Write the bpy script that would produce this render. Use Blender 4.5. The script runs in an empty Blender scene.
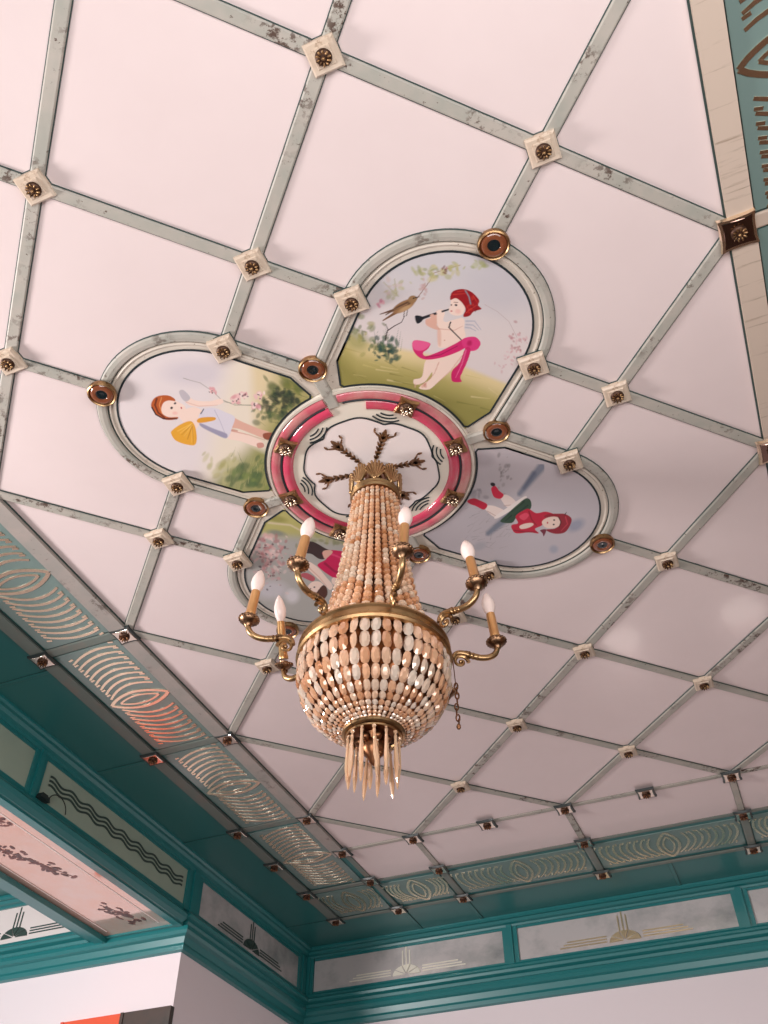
import bpy, math, random
import numpy as np
from mathutils import Vector, Matrix

random.seed(7)
rng = np.random.default_rng(11)
scene = bpy.context.scene
COL = scene.collection
S = 0.6            # one ceiling module in metres
HC = 4.0           # ceiling height in metres
R2 = math.sqrt(2)
PI = math.pi

# ------------------------------------------------------------------ camera
F_PX = 915.55
CAM = Vector((1.4022187, -3.17403949, -3.94263454))
CR = Vector((0.92215508, 0.3868155, -0.00194447))
CD = Vector((-0.27915803, 0.66200676, -0.69557015))
CF = Vector((-0.26777007, 0.64196636, 0.71845555))


def W(x, y, z=0.0):
    return Vector((x * S, y * S, HC + z * S))


cd = bpy.data.cameras.new('camera')
cam = bpy.data.objects.new('camera', cd)
COL.objects.link(cam)
m3 = Matrix((CR, -CD, -CF)).transposed()
cam.matrix_world = Matrix.Translation(W(*CAM)) @ m3.to_4x4()
cd.sensor_fit = 'VERTICAL'
cd.sensor_height = 36.0
cd.lens = F_PX / 1024 * 36.0
cd.clip_start = 0.02
scene.camera = cam

# ------------------------------------------------------------------ light
scene.view_settings.view_transform = 'Standard'
scene.view_settings.look = 'None'
scene.view_settings.exposure = 0.0
scene.view_settings.gamma = 1.0
scene.view_settings.use_curve_mapping = False

KEY, REAR, SIDE, SKYSTR = 170, 72, 25, 0.06
world = bpy.data.worlds.new('daylight')
scene.world = world
world.use_nodes = True
bgn = world.node_tree.nodes['Background']
bgn.inputs[0].default_value = (0.95, 0.98, 1.0, 1)
bgn.inputs[1].default_value = SKYSTR


def area_light(name, loc, target, sx, sy, power, color):
    l = bpy.data.lights.new(name, 'AREA')
    l.shape = 'RECTANGLE'
    l.size = sx
    l.size_y = sy
    l.energy = power
    l.color = color
    o = bpy.data.objects.new(name, l)
    COL.objects.link(o)
    p = W(*loc)
    o.location = p
    o.rotation_euler = (W(*target) - p).to_track_quat('-Z', 'Y').to_euler()
    return o


# daylight through the window of the alcove on the left
area_light('window_daylight', (-6.05, -2.9, -2.15), (-3.0, -1.0, 0.0), 0.9, 0.7, KEY, (1.0, 0.93, 0.92))
# broad soft fill added behind the viewer, brightens the near ceiling
area_light('rear_fill_light', (1.2, -5.0, -3.6), (1.2, 0, -1.0), 2.6, 1.2, REAR, (1.0, 0.96, 0.96))

# fill added at the right, lifts the left walls, chandelier and near ceiling
area_light('side_fill_light', (3.45, -3.0, -2.9), (-1.0, -0.2, -1.0), 1.6, 1.0, SIDE, (1.0, 0.96, 0.95))


# ------------------------------------------------------------------ materials
def lin(c):
    out = []
    for v in c[:3]:
        v = v / 255.0
        out.append(v / 12.92 if v <= 0.04045 else ((v + 0.055) / 1.055) ** 2.4)
    return out


def mat(name, color, rough=0.5, metal=0.0, coat=0.0, coat_rough=0.1, trans=0.0, ior=1.5, spec=0.5, noise=None, emit=None):
    m = bpy.data.materials.new(name)
    m.use_nodes = True
    nt = m.node_tree
    b = nt.nodes['Principled BSDF']
    b.inputs['Base Color'].default_value = (*color, 1)
    b.inputs['Roughness'].default_value = rough
    b.inputs['Metallic'].default_value = metal
    b.inputs['Coat Weight'].default_value = coat
    b.inputs['Coat Roughness'].default_value = coat_rough
    b.inputs['Transmission Weight'].default_value = trans
    b.inputs['IOR'].default_value = ior
    b.inputs['Specular IOR Level'].default_value = spec
    if noise:
        # noise = (scale, detail, low, high, second colour, stretch)
        sc, det, lo, hi, c2, stretch = noise
        tc = nt.nodes.new('ShaderNodeTexCoord')
        mp = nt.nodes.new('ShaderNodeMapping')
        mp.inputs['Scale'].default_value = stretch
        n = nt.nodes.new('ShaderNodeTexNoise')
        n.inputs['Scale'].default_value = sc
        n.inputs['Detail'].default_value = det
        n.inputs['Roughness'].default_value = 0.65
        r = nt.nodes.new('ShaderNodeValToRGB')
        r.color_ramp.elements[0].position = lo
        r.color_ramp.elements[1].position = hi
        r.color_ramp.elements[0].color = (*color, 1)
        r.color_ramp.elements[1].color = (*c2, 1)
        nt.links.new(tc.outputs['Object'], mp.inputs['Vector'])
        nt.links.new(mp.outputs['Vector'], n.inputs['Vector'])
        nt.links.new(n.outputs['Fac'], r.inputs['Fac'])
        nt.links.new(r.outputs['Color'], b.inputs['Base Color'])
    return m


def worn(name, color, tint, flake, rough=0.5, amount=0.5, scale=38):
    """paint with soft tint variation and dark flakes gathered in worn stretches"""
    m = mat(name, color, rough)
    nt = m.node_tree
    b = nt.nodes['Principled BSDF']
    tc = nt.nodes.new('ShaderNodeTexCoord')

    def noise(sc, det, lo, hi):
        n = nt.nodes.new('ShaderNodeTexNoise')
        n.inputs['Scale'].default_value = sc
        n.inputs['Detail'].default_value = det
        n.inputs['Roughness'].default_value = 0.7
        nt.links.new(tc.outputs['Object'], n.inputs['Vector'])
        r = nt.nodes.new('ShaderNodeMapRange')
        r.inputs['From Min'].default_value = lo
        r.inputs['From Max'].default_value = hi
        nt.links.new(n.outputs['Fac'], r.inputs['Value'])
        return r.outputs['Result']
    soft = noise(7, 3, 0.35, 0.65)
    patch = noise(3.3, 2, amount, amount + 0.12)
    fine = noise(scale, 8, 0.52, 0.58)
    mu = nt.nodes.new('ShaderNodeMath')
    mu.operation = 'MULTIPLY'
    nt.links.new(patch, mu.inputs[0])
    nt.links.new(fine, mu.inputs[1])
    specks = noise(scale * 1.7, 5, 0.64, 0.68)
    mx = nt.nodes.new('ShaderNodeMath')
    mx.operation = 'MAXIMUM'
    nt.links.new(mu.outputs[0], mx.inputs[0])
    nt.links.new(specks, mx.inputs[1])
    a = nt.nodes.new('ShaderNodeMix')
    a.data_type = 'RGBA'
    a.inputs['A'].default_value = (*color, 1)
    a.inputs['B'].default_value = (*tint, 1)
    nt.links.new(soft, a.inputs['Factor'])
    c = nt.nodes.new('ShaderNodeMix')
    c.data_type = 'RGBA'
    nt.links.new(a.outputs['Result'], c.inputs['A'])
    c.inputs['B'].default_value = (*flake, 1)
    nt.links.new(mx.outputs[0], c.inputs['Factor'])
    nt.links.new(c.outputs['Result'], b.inputs['Base Color'])
    return m


M = {}
M['pink'] = mat('pink_ceiling_paint', (0.845, 0.715, 0.70), 0.32, coat=0.5, coat_rough=0.09,
                noise=(2.2, 4, 0.35, 0.75, (0.81, 0.68, 0.665), (1, 1, 1)))
M['sage'] = worn('worn_sage_paint', (0.50, 0.455, 0.40), (0.40, 0.395, 0.345), (0.10, 0.06, 0.045), 0.5, 0.50)
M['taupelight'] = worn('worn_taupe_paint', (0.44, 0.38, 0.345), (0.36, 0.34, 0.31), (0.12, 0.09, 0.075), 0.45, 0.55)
M['edge'] = mat('shadow_gap_edge', (0.045, 0.075, 0.07), 0.6)  # dark strips drawn in as the shadow gap along battens and frames
M['cream'] = worn('worn_cream_paint', (0.70, 0.62, 0.53), (0.62, 0.55, 0.47), (0.20, 0.13, 0.08), 0.42, 0.62)
M['ivory'] = worn('ivory_plate', (0.74, 0.62, 0.50), (0.66, 0.52, 0.40), (0.33, 0.20, 0.12), 0.4, 0.58, 50)
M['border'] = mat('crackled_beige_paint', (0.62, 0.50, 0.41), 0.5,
                  noise=(6, 6, 0.58, 0.70, (0.36, 0.27, 0.20), (0.6, 9, 1)))
M['teal'] = mat('teal_gloss_paint', (0.016, 0.20, 0.208), 0.34, coat=0.5, coat_rough=0.33)
M['tealdull'] = mat('teal_band_paint', (0.028, 0.18, 0.178), 0.35, coat=0.1, coat_rough=0.15)
M['tealpanel'] = mat('teal_fret_panel', (0.19, 0.275, 0.255), 0.25, coat=0.35, coat_rough=0.06)
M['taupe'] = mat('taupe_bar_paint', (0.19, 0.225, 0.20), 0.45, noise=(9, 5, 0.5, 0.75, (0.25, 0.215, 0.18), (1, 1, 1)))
M['brass'] = mat('polished_brass', (0.97, 0.78, 0.58), 0.24, metal=1.0)
M['pewter'] = mat('pale_mirror_plate', (0.80, 0.70, 0.60), 0.15, metal=1.0)
M['darkrim'] = mat('blackened_rim', (0.035, 0.045, 0.045), 0.35)
M['gold'] = worn('antique_gold', (0.56, 0.36, 0.18), (0.36, 0.21, 0.10), (0.10, 0.055, 0.03), 0.36, 0.46, 45)
M['gold'].node_tree.nodes['Principled BSDF'].inputs['Metallic'].default_value = 1.0
M['bronze'] = mat('dark_bronze', (0.26, 0.12, 0.06), 0.35, metal=1.0)
M['darkbronze'] = mat('shadowed_bronze', (0.075, 0.035, 0.02), 0.45, metal=0.6)
M['mirrordark'] = mat('dark_reflection_plate', (0.30, 0.19, 0.15), 0.12, metal=1.0)  # brass mirror too; the dark brown it reflects is put into its colour
M['amber'] = mat('amber_glass', (0.23, 0.07, 0.03), 0.1, coat=1.0, coat_rough=0.03)
M['black'] = mat('black_glass', (0.004, 0.012, 0.015), 0.08, coat=1.0, coat_rough=0.03)
M['line'] = mat('painted_black_line', (0.015, 0.025, 0.03), 0.5)
M['red'] = mat('cranberry_glass', (0.66, 0.06, 0.13), 0.14, coat=0.6, coat_rough=0.05,
               noise=(9, 4, 0.42, 0.7, (0.55, 0.14, 0.16), (1, 1, 1)))
M['redpale'] = mat('faded_cranberry_glass', (0.60, 0.12, 0.16), 0.14, coat=0.6, coat_rough=0.05,
                   noise=(8, 4, 0.40, 0.66, (0.62, 0.30, 0.27), (1, 1, 1)))
M['leaf'] = mat('brown_leaf_relief', (0.10, 0.045, 0.02), 0.4, noise=(60, 3, 0.45, 0.7, (0.32, 0.15, 0.07), (1, 1, 1)))
M['disc'] = mat('cream_disc', (0.80, 0.73, 0.62), 0.35, coat=0.15, coat_rough=0.06)
M['cloud'] = mat('pale_pink_disc', (0.88, 0.78, 0.755), 0.35, coat=0.15, coat_rough=0.06)
M['marble'] = mat('marbled_glass', (0.62, 0.57, 0.565), 0.22, coat=0.3,
                  noise=(2.6, 8, 0.45, 0.80, (0.22, 0.245, 0.245), (1, 1, 1.4)))
M['greige'] = mat('grey_green_panel', (0.43, 0.50, 0.40), 0.4, noise=(3, 4, 0.3, 0.8, (0.35, 0.44, 0.36), (1, 1, 1)))
M['wall'] = mat('pale_wall_paint', (0.94, 0.84, 0.87), 0.6)
M['wood'] = mat('brown_wood_panelling', (0.20, 0.105, 0.06), 0.35, noise=(4, 5, 0.4, 0.7, (0.12, 0.06, 0.035), (1, 6, 1)))
M['floor'] = mat('worn_floor', (0.20, 0.15, 0.13), 0.5, noise=(3, 5, 0.4, 0.7, (0.14, 0.10, 0.08), (1, 1, 1)))
M['peach'] = mat('peach_painted_glass', (0.84, 0.46, 0.34), 0.10, metal=0.3, coat=1.0, coat_rough=0.03,
                 noise=(2.2, 5, 0.35, 0.75, (0.80, 0.62, 0.56), (1, 1, 1)))
M['brownpaint'] = mat('brown_painted_leaf', (0.08, 0.022, 0.02), 0.3, noise=(30, 3, 0.4, 0.7, (0.24, 0.07, 0.05), (1, 1, 1)))
M['whitepaint'] = mat('pale_line', (0.95, 0.82, 0.76), 0.3)
M['motif'] = mat('gilt_motif', (0.70, 0.56, 0.36), 0.3, metal=0.7)
M['motifwhite'] = mat('milky_motif', (0.93, 0.88, 0.76), 0.3)
M['motifdark'] = mat('dark_motif', (0.045, 0.075, 0.065), 0.4)
M['redboard'] = mat('red_board', (0.92, 0.12, 0.05), 0.35)
M['brownboard'] = mat('dark_brown_board', (0.085, 0.055, 0.045), 0.4, noise=(7, 5, 0.4, 0.7, (0.05, 0.045, 0.04), (1, 8, 1)))
M['bulb'] = mat('frosted_bulb', (0.97, 0.80, 0.74), 0.3, coat=0.3)
M['sleeve'] = mat('gilt_candle_sleeve', (0.80, 0.46, 0.20), 0.3, metal=0.85)
M['wire'] = mat('black_cord', (0.02, 0.03, 0.03), 0.5)
M['frame'] = mat('pale_window_frame', (0.7, 0.68, 0.66), 0.5)


def crystal(name, color, metal, tr):
    m = mat(name, color, 0.06, metal=metal, trans=tr, ior=1.6, coat=1.0, coat_rough=0.02)
    return m


M['bead'] = crystal('peach_crystal_bead', (1.0, 0.57, 0.31), 0.10, 0.28)
M['oval'] = crystal('rose_crystal_oval', (1.0, 0.63, 0.39), 0.10, 0.30)
M['prism'] = crystal('amber_crystal_prism', (1.0, 0.66, 0.42), 0.12, 0.35)
for k_, stops in (('bead', ((0.0, (0.66, 0.28, 0.11)), (0.3, (1.0, 0.53, 0.28)), (0.7, (1.0, 0.66, 0.43)), (1.0, (1.0, 0.80, 0.61)))),
                  ('oval', ((0.0, (0.74, 0.34, 0.16)), (0.3, (1.0, 0.57, 0.34)), (0.65, (1.0, 0.70, 0.50)), (1.0, (1.0, 0.84, 0.70))))):
    nt = M[k_].node_tree           # random amber tone per crystal imitates their differing refracted sparkle
    g_ = nt.nodes.new('ShaderNodeNewGeometry')
    r_ = nt.nodes.new('ShaderNodeValToRGB')
    cr_ = r_.color_ramp
    cr_.elements[0].position = stops[0][0]
    cr_.elements[1].position = stops[-1][0]
    for po, co in stops[1:-1]:
        cr_.elements.new(po)
    for ix, (po, co) in enumerate(stops):
        cr_.elements[ix].color = (*co, 1)
    oi_ = nt.nodes.new('ShaderNodeObjectInfo')
    ad_ = nt.nodes.new('ShaderNodeMath')
    ad_.operation = 'ADD'
    fr_ = nt.nodes.new('ShaderNodeMath')
    fr_.operation = 'FRACT'
    nt.links.new(g_.outputs['Random Per Island'], ad_.inputs[0])
    nt.links.new(oi_.outputs['Random'], ad_.inputs[1])
    nt.links.new(ad_.outputs[0], fr_.inputs[0])
    nt.links.new(fr_.outputs[0], r_.inputs['Fac'])
    nt.links.new(r_.outputs['Color'], nt.nodes['Principled BSDF'].inputs['Base Color'])
M['core'] = mat('gap_shade_liner', (0.46, 0.16, 0.05), 0.3, metal=0.5, noise=(14, 4, 0.42, 0.58, (0.07, 0.022, 0.01), (1, 1, 1)))  # mottled dark orange stands in for the shade between the crystals
M['oldbronze'] = mat('old_bronze', (0.36, 0.21, 0.12), 0.36, metal=1.0, noise=(40, 4, 0.45, 0.65, (0.12, 0.06, 0.035), (1, 1, 1)))


# ------------------------------------------------------------------ mesh helpers
class MB:
    def __init__(s):
        s.v = []
        s.f = []
        s.m = []

    def add(s, vs, fs, mi=0, T=None):
        b = len(s.v)
        if T is not None:
            vs = [tuple(T @ Vector(p)) for p in vs]
        s.v += [tuple(p) for p in vs]
        s.f += [tuple(b + i for i in f) for f in fs]
        s.m += [mi] * len(fs)

    def prism(s, poly, z0, z1, mi=0, T=None, inset=0.0):
        """closed polygon in xy from z0 to z1 (z1 end may be inset about the centroid)"""
        n = len(poly)
        cx = sum(p[0] for p in poly) / n
        cy = sum(p[1] for p in poly) / n
        top = []
        for x, y in [(p[0], p[1]) for p in poly]:
            d = math.hypot(x - cx, y - cy)
            k = max(0, (d - inset) / d) if d > 1e-9 else 1
            top.append((cx + (x - cx) * k, cy + (y - cy) * k, z1))
        vs = [(p[0], p[1], z0) for p in poly] + top
        fs = [tuple(range(n - 1, -1, -1)), tuple(range(n, 2 * n))]
        fs += [(i, (i + 1) % n, n + (i + 1) % n, n + i) for i in range(n)]
        s.add(vs, fs, mi, T)

    def box(s, x0, x1, y0, y1, z0, z1, mi=0, T=None):
        vs = [(x, y, z) for z in (z0, z1) for y in (y0, y1) for x in (x0, x1)]
        fs = [(0, 2, 3, 1), (4, 5, 7, 6), (0, 1, 5, 4), (2, 6, 7, 3), (0, 4, 6, 2), (1, 3, 7, 5)]
        s.add(vs, fs, mi, T)

    def sweep(s, path, prof, mi=0, closed=False, up=(0, 0, 1), caps=True):
        """profile points (side, up) swept along a 3D path"""
        P = [Vector(p) for p in path]
        n = len(P)
        k = len(prof)
        U = Vector(up)
        vs = []
        for i in range(n):
            if closed:
                t0 = (P[i] - P[i - 1]).normalized()
                t1 = (P[(i + 1) % n] - P[i]).normalized()
            else:
                t0 = (P[i] - P[max(i - 1, 0)])
                t1 = (P[min(i + 1, n - 1)] - P[i])
                t0 = t0.normalized() if t0.length > 1e-9 else t1.normalized()
                t1 = t1.normalized() if t1.length > 1e-9 else t0
            t = (t0 + t1).normalized()
            side = t.cross(U).normalized()
            c = max(0.35, t.dot(t1))
            for a, b in prof:
                vs.append(P[i] + side * (a / c) + U * b)
        fs = []
        for i in range(n if closed else n - 1):
            j = (i + 1) % n
            for q in range(k):
                r = (q + 1) % k
                fs.append((i * k + q, j * k + q, j * k + r, i * k + r))
        if caps and not closed:
            fs.append(tuple(range(k)))
            fs.append(tuple((n - 1) * k + q for q in range(k - 1, -1, -1)))
        s.add(vs, fs, mi)

    def tube(s, path, rad, n=8, mi=0, T=None, closed=False):
        P = [Vector(p) for p in path]
        m = len(P)
        if not hasattr(rad, '__len__'):
            rad = [rad] * m
        vs = []
        ref = None
        for i in range(m):
            a = P[(i - 1) % m] if closed else P[max(i - 1, 0)]
            b = P[(i + 1) % m] if closed else P[min(i + 1, m - 1)]
            t = (b - a).normalized()
            if ref is None:
                ref = t.orthogonal().normalized()
            ref = (ref - t * ref.dot(t)).normalized()
            bi = t.cross(ref)
            for q in range(n):
                an = 2 * PI * q / n
                vs.append(P[i] + (ref * math.cos(an) + bi * math.sin(an)) * rad[i])
        fs = []
        for i in range(m if closed else m - 1):
            j = (i + 1) % m
            for q in range(n):
                r = (q + 1) % n
                fs.append((i * n + q, i * n + r, j * n + r, j * n + q))
        if not closed:
            fs.append(tuple(range(n - 1, -1, -1)))
            fs.append(tuple((m - 1) * n + q for q in range(n)))
        s.add(vs, fs, mi, T)

    def lathe(s, prof, n=24, mi=0, T=None, wob=None):
        """profile (r, z), revolved about z; wob(angle, i)->radius factor"""
        vs = []
        k = len(prof)
        for q in range(n):
            an = 2 * PI * q / n
            for i, (r, z) in enumerate(prof):
                rr = r * (wob(an, i) if wob else 1)
                vs.append((rr * math.cos(an), rr * math.sin(an), z))
        fs = []
        for q in range(n):
            p = (q + 1) % n
            for i in range(k - 1):
                fs.append((q * k + i, p * k + i, p * k + i + 1, q * k + i + 1))
        s.add(vs, fs, mi, T)

    def ball(s, c, r, nu=8, nv=6, mi=0, T=None):
        rx, ry, rz = (r, r, r) if not hasattr(r, '__len__') else r
        vs = [(c[0], c[1], c[2] + rz)]
        for j in range(1, nv):
            th = PI * j / nv
            for i in range(nu):
                ph = 2 * PI * (i + 0.5 * (j % 2)) / nu
                vs.append((c[0] + rx * math.sin(th) * math.cos(ph), c[1] + ry * math.sin(th) * math.sin(ph), c[2] + rz * math.cos(th)))
        vs.append((c[0], c[1], c[2] - rz))
        fs = [(0, 1 + i, 1 + (i + 1) % nu) for i in range(nu)]
        for j in range(nv - 2):
            a = 1 + j * nu
            b = a + nu
            for i in range(nu):
                k = (i + 1) % nu
                fs.append((a + i, b + i, b + k, a + k))
        last = len(vs) - 1
        a = 1 + (nv - 2) * nu
        fs += [(last, a + (i + 1) % nu, a + i) for i in range(nu)]
        s.add(vs, fs, mi, T)

    def build(s, name, mats, parent=None, world_frame=False, smooth=False, origin=None):
        me = bpy.data.meshes.new(name)
        if world_frame:
            vs = [tuple(W(*p)) for p in s.v]
        else:
            vs = [(p[0] * S, p[1] * S, p[2] * S) for p in s.v]
        me.from_pydata(vs, [], s.f)
        for mm in (mats if isinstance(mats, (list, tuple)) else [mats]):
            me.materials.append(M[mm] if isinstance(mm, str) else mm)
        me.polygons.foreach_set('material_index', s.m)
        if smooth:
            me.polygons.foreach_set('use_smooth', [True] * len(s.f))
        me.validate()
        import bmesh
        bm = bmesh.new()
        bm.from_mesh(me)
        bmesh.ops.recalc_face_normals(bm, faces=bm.faces)
        bm.to_mesh(me)
        bm.free()
        if smooth:
            try:
                me.set_sharp_from_angle(angle=math.radians(42))
            except Exception:
                pass
        o = bpy.data.objects.new(name, me)
        COL.objects.link(o)
        if parent is not None:
            o.parent = parent
        return o


def tag(o, label, cat, group=None):
    o['label'] = label
    o['category'] = cat
    if group:
        o['group'] = group
    return o


def thing(name, label, cat, loc, rotz=0.0, group=None):
    o = bpy.data.objects.new(name, None)
    o.empty_display_size = 0.05
    COL.objects.link(o)
    o.location = W(*loc)
    o.rotation_euler = (0, 0, rotz)
    return tag(o, label, cat, group)


def copy_tree(root, loc, rotz, label, group=None):
    r = root.copy()
    COL.objects.link(r)
    r.location = W(*loc)
    r.rotation_euler = (0, 0, rotz)
    r['label'] = label
    if group:
        r['group'] = group
    for ch in list(root.children):
        c = ch.copy()
        c.parent = r
        COL.objects.link(c)
        for g in list(ch.children):
            d = g.copy()
            d.parent = c
            COL.objects.link(d)
    return r


def struct(mb, name, mats, smooth=False):
    o = mb.build(name, mats, world_frame=True, smooth=smooth)
    o['kind'] = 'structure'
    return o


def UV(u, v, z=0.0):
    return Vector(((u + v) / R2, (u - v) / R2, z))


def photo_px(x, y, z):
    """photograph pixel at which the place (x, y, z) shows (numpy arrays allowed)"""
    dx, dy, dz = x - CAM[0], y - CAM[1], z - CAM[2]
    a = CR[0] * dx + CR[1] * dy + CR[2] * dz
    b = CD[0] * dx + CD[1] * dy + CD[2] * dz
    c = CF[0] * dx + CF[1] * dy + CF[2] * dz
    return 384 + F_PX * a / c, 512 + F_PX * b / c


def plane_at(px, py, axis, val):
    """point of the plane axis=val that the photograph shows at a pixel"""
    d = CR * ((px - 384) / F_PX) + CD * ((py - 512) / F_PX) + CF
    t = (val - CAM[axis]) / d[axis]
    return CAM + d * t


# ================================================================== STRUCTURE
XL, XI = 3.536, 2.1213          # wall and border distance from the room's axis
YF, YI, YR = 6.364, 4.2426, 4.9497
YB = -6.364
PIER = 3.95                     # the alcove on the left ends at this y
SO = -0.585                     # underside of the alcove beam
ALX = -6.6                      # outer wall of the alcove

mb = MB()
mb.box(-6.9, 3.9, YB - 0.3, YF + 0.3, 0.001, 0.25, 0)
struct(mb, 'ceiling', 'tealdull')
mb = MB()                       # pink field (with the extra pink row at the far side)
mb.box(-XI, XI, -YR, YR, -0.006, 0.0, 0)
struct(mb, 'ceiling_field', 'pink')
mb = MB()
mb.box(-6.9, 3.9, YB - 0.3, YF + 0.3, -HC / S - 0.2, -HC / S, 0)
struct(mb, 'floor', 'floor')
mb = MB()
mb.box(-6.9, XL + 0.3, YF, YF + 0.3, -HC / S, 0.0, 0)
struct(mb, 'wall_back', 'wall')
mb = MB()
mb.box(XL, XL + 0.3, -1.5, YF, -HC / S, 0.0, 0)
struct(mb, 'wall_right', 'wood')
mb = MB()                       # solid pier on the left beyond the alcove
mb.box(ALX - 0.3, -XL, PIER, YF, -HC / S, 0.0, 0)
struct(mb, 'wall_left', 'wall')
mb = MB()                       # outer wall of the alcove, pierced by the window
zb = -HC / S
mb.box(ALX - 0.3, ALX, YB, -4.6, zb, 0, 0)
mb.box(ALX - 0.3, ALX, -1.2, PIER, zb, 0, 0)
mb.box(ALX - 0.3, ALX, -4.6, -1.2, -1.0, 0, 0)
mb.box(ALX - 0.3, ALX, -4.6, -1.2, zb, -3.6, 0)
struct(mb, 'wall_alcove', 'wall')
mb = MB()
for y in (-4.6, -2.95, -1.3):
    mb.box(ALX - 0.2, ALX - 0.08, y, y + 0.1, -3.6, -1.0, 0)
for z in (-3.6, -2.4, -1.1):
    mb.box(ALX - 0.2, ALX - 0.08, -4.6, -1.2, z, z + 0.1, 0)
struct(mb, 'window_1', 'frame')
mb = MB()                       # beam over the alcove opening
mb.box(-4.40, -XL, YB, PIER - 0.002, SO + 0.03, 0.0, 0)
struct(mb, 'beam', 'tealdull')

trim_no = [0]


def trim(mb, mats, smooth=False):
    trim_no[0] += 1
    return struct(mb, 'trim_%d' % trim_no[0], mats, smooth)


# ---- cornices and frieze mouldings: profile (out, z) run along an axis
def run_profile(mb, prof, axis, a0, a1, base, sgn, mi=0, mit0=0, mit1=0):
    """axis 'x' or 'y' run; profile comes out from the plane `base` in direction sgn; mit = mitre factor at each end"""
    n = len(prof)
    vs = []
    for a, mt in ((a0, mit0), (a1, mit1)):
        for d, z in prof:
            q = a + mt * d
            vs.append((q, base + sgn * d, z) if axis == 'x' else (base + sgn * d, q, z))
    fs = [(i, (i + 1) % n, n + (i + 1) % n, n + i) for i in range(n)]
    fs += [tuple(range(n)), tuple(range(2 * n - 1, n - 1, -1))]
    mb.add(vs, fs, mi)


TOP = [(0, 0), (0.13, 0), (0.13, -0.02), (0.115, -0.035), (0.085, -0.035), (0.07, -0.06), (0.04, -0.07), (0.035, -0.09), (0, -0.09)]
CORN = [(0, -0.455), (0.045, -0.455), (0.055, -0.475), (0.055, -0.505), (0.11, -0.515), (0.125, -0.535), (0.12, -0.56), (0.075, -0.575),
        (0.065, -0.60), (0.085, -0.615), (0.09, -0.65), (0.075, -0.675), (0.045, -0.69), (0.03, -0.74), (0.04, -0.765), (0.035, -0.80), (0, -0.81)]
BEAMLOW = [(0, -0.455), (0.035, -0.455), (0.045, -0.48), (0.045, -0.50), (0.085, -0.515), (0.105, -0.545), (0.095, -0.58), (0.06, -0.605), (0, -0.61)]

# far wall
mb = MB()
run_profile(mb, TOP, 'x', -XL, XL, YF, -1, 0, 1, -1)
trim(mb, 'teal')
mb = MB()
run_profile(mb, CORN, 'x', -XL, XL, YF, -1, 0, 1, -1)
trim(mb, 'teal')
# left side, along the pier and along the beam
mb = MB()
run_profile(mb, TOP, 'y', YB, YF, -XL, 1, 0, 0, -1)
trim(mb, 'teal')
mb = MB()
run_profile(mb, CORN, 'y', PIER, YF, -XL, 1, 0, -1, -1)
trim(mb, 'teal')
mb = MB()
run_profile(mb, BEAMLOW, 'y', YB, PIER - 0.13, -XL, 1)
trim(mb, 'teal')
# right side
mb = MB()
run_profile(mb, TOP, 'y', YB, YF, XL, -1, 0, 0, -1)
run_profile(mb, CORN, 'y', -1.5, YF, XL, -1, 0, 0, -1)
trim(mb, 'teal')
# alcove side wall
mb = MB()
run_profile(mb, CORN, 'x', ALX, -XL, PIER, -1, 0, 0, 1)
trim(mb, 'teal')
mb = MB()
run_profile(mb, TOP, 'x', ALX, -4.40, PIER, -1)
trim(mb, 'teal')


# ---- frieze frames: rails and mullions standing a little proud of the panels
def frieze_frame(axis, a_list, base, sgn, z0=-0.075, z1=-0.465):
    mb = MB()
    d = 0.03
    for (p, q) in a_list:       # mullions
        prof_box(mb, axis, p, q, base, sgn, d, z1, z0)
        prof_box(mb, axis, p + (q - p) * 0.32, p + (q - p) * 0.68, base, sgn, d + 0.018, z1, z0)
    return mb


def prof_box(mb, axis, a0, a1, base, sgn, d, z0, z1, mi=0, d0=0.0):
    lo, hi = sorted((base + sgn * d0, base + sgn * d))
    if axis == 'x':
        mb.box(a0, a1, lo, hi, z0, z1, mi)
    else:
        mb.box(lo, hi, a0, a1, z0, z1, mi)


far_panels = [(-3.41, -1.245), (-1.085, 1.085), (1.245, 3.41)]
mb = frieze_frame('x', [(-XL, -3.42), (-1.245, -1.085), (1.085, 1.245), (3.42, XL)], YF, -1)
for a0, a1 in far_panels:
    for za, zb_ in ((-0.115, -0.085), (-0.46, -0.43)):
        prof_box(mb, 'x', a0, a1, YF, -1, 0.022, za, zb_)
trim(mb, 'teal')
left_panels = [(-0.55, 1.58), (1.72, 3.84), (4.10, 6.16)]
mb = frieze_frame('y', [(-0.70, -0.55), (1.58, 1.72), (3.84, 4.10), (6.16, YF)], -XL, 1)
for a0, a1 in left_panels:
    for za, zb_ in ((-0.115, -0.085), (-0.46, -0.43)):
        prof_box(mb, 'y', a0, a1, -XL, 1, 0.022, za, zb_)
trim(mb, 'teal')
mb = frieze_frame('y', [(4.0, 4.16), (1.7, 1.86), (6.2, YF)], XL, -1)
trim(mb, 'teal')

# ---- soffit of the beam: moulded frame round a painted glass panel
mb = MB()
mb.box(-3.575, -3.50, YB, PIER - 0.09, SO - 0.035, SO + 0.03)
mb.box(-4.44, -4.32, YB, PIER - 0.02, SO - 0.05, SO + 0.03)
mb.box(-4.52, -4.40, YB, PIER - 0.02, SO - 0.02, SO + 0.14)
mb.box(-4.35, -4.31, YB, PIER - 0.02, SO - 0.065, SO - 0.02)
mb.box(-4.32, -3.57, PIER - 0.12, PIER - 0.02, SO - 0.03, SO + 0.03)
trim(mb, 'teal')


# ---- ceiling battens
BAT = [(-0.031, 0.0), (-0.0305, -0.011), (-0.024, -0.015), (0.024, -0.015), (0.0305, -0.011), (0.031, 0.0)]
BAS = [(-0.0352, 0.0), (-0.0352, -0.006), (0.0352, -0.006), (0.0352, 0.0)]


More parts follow.
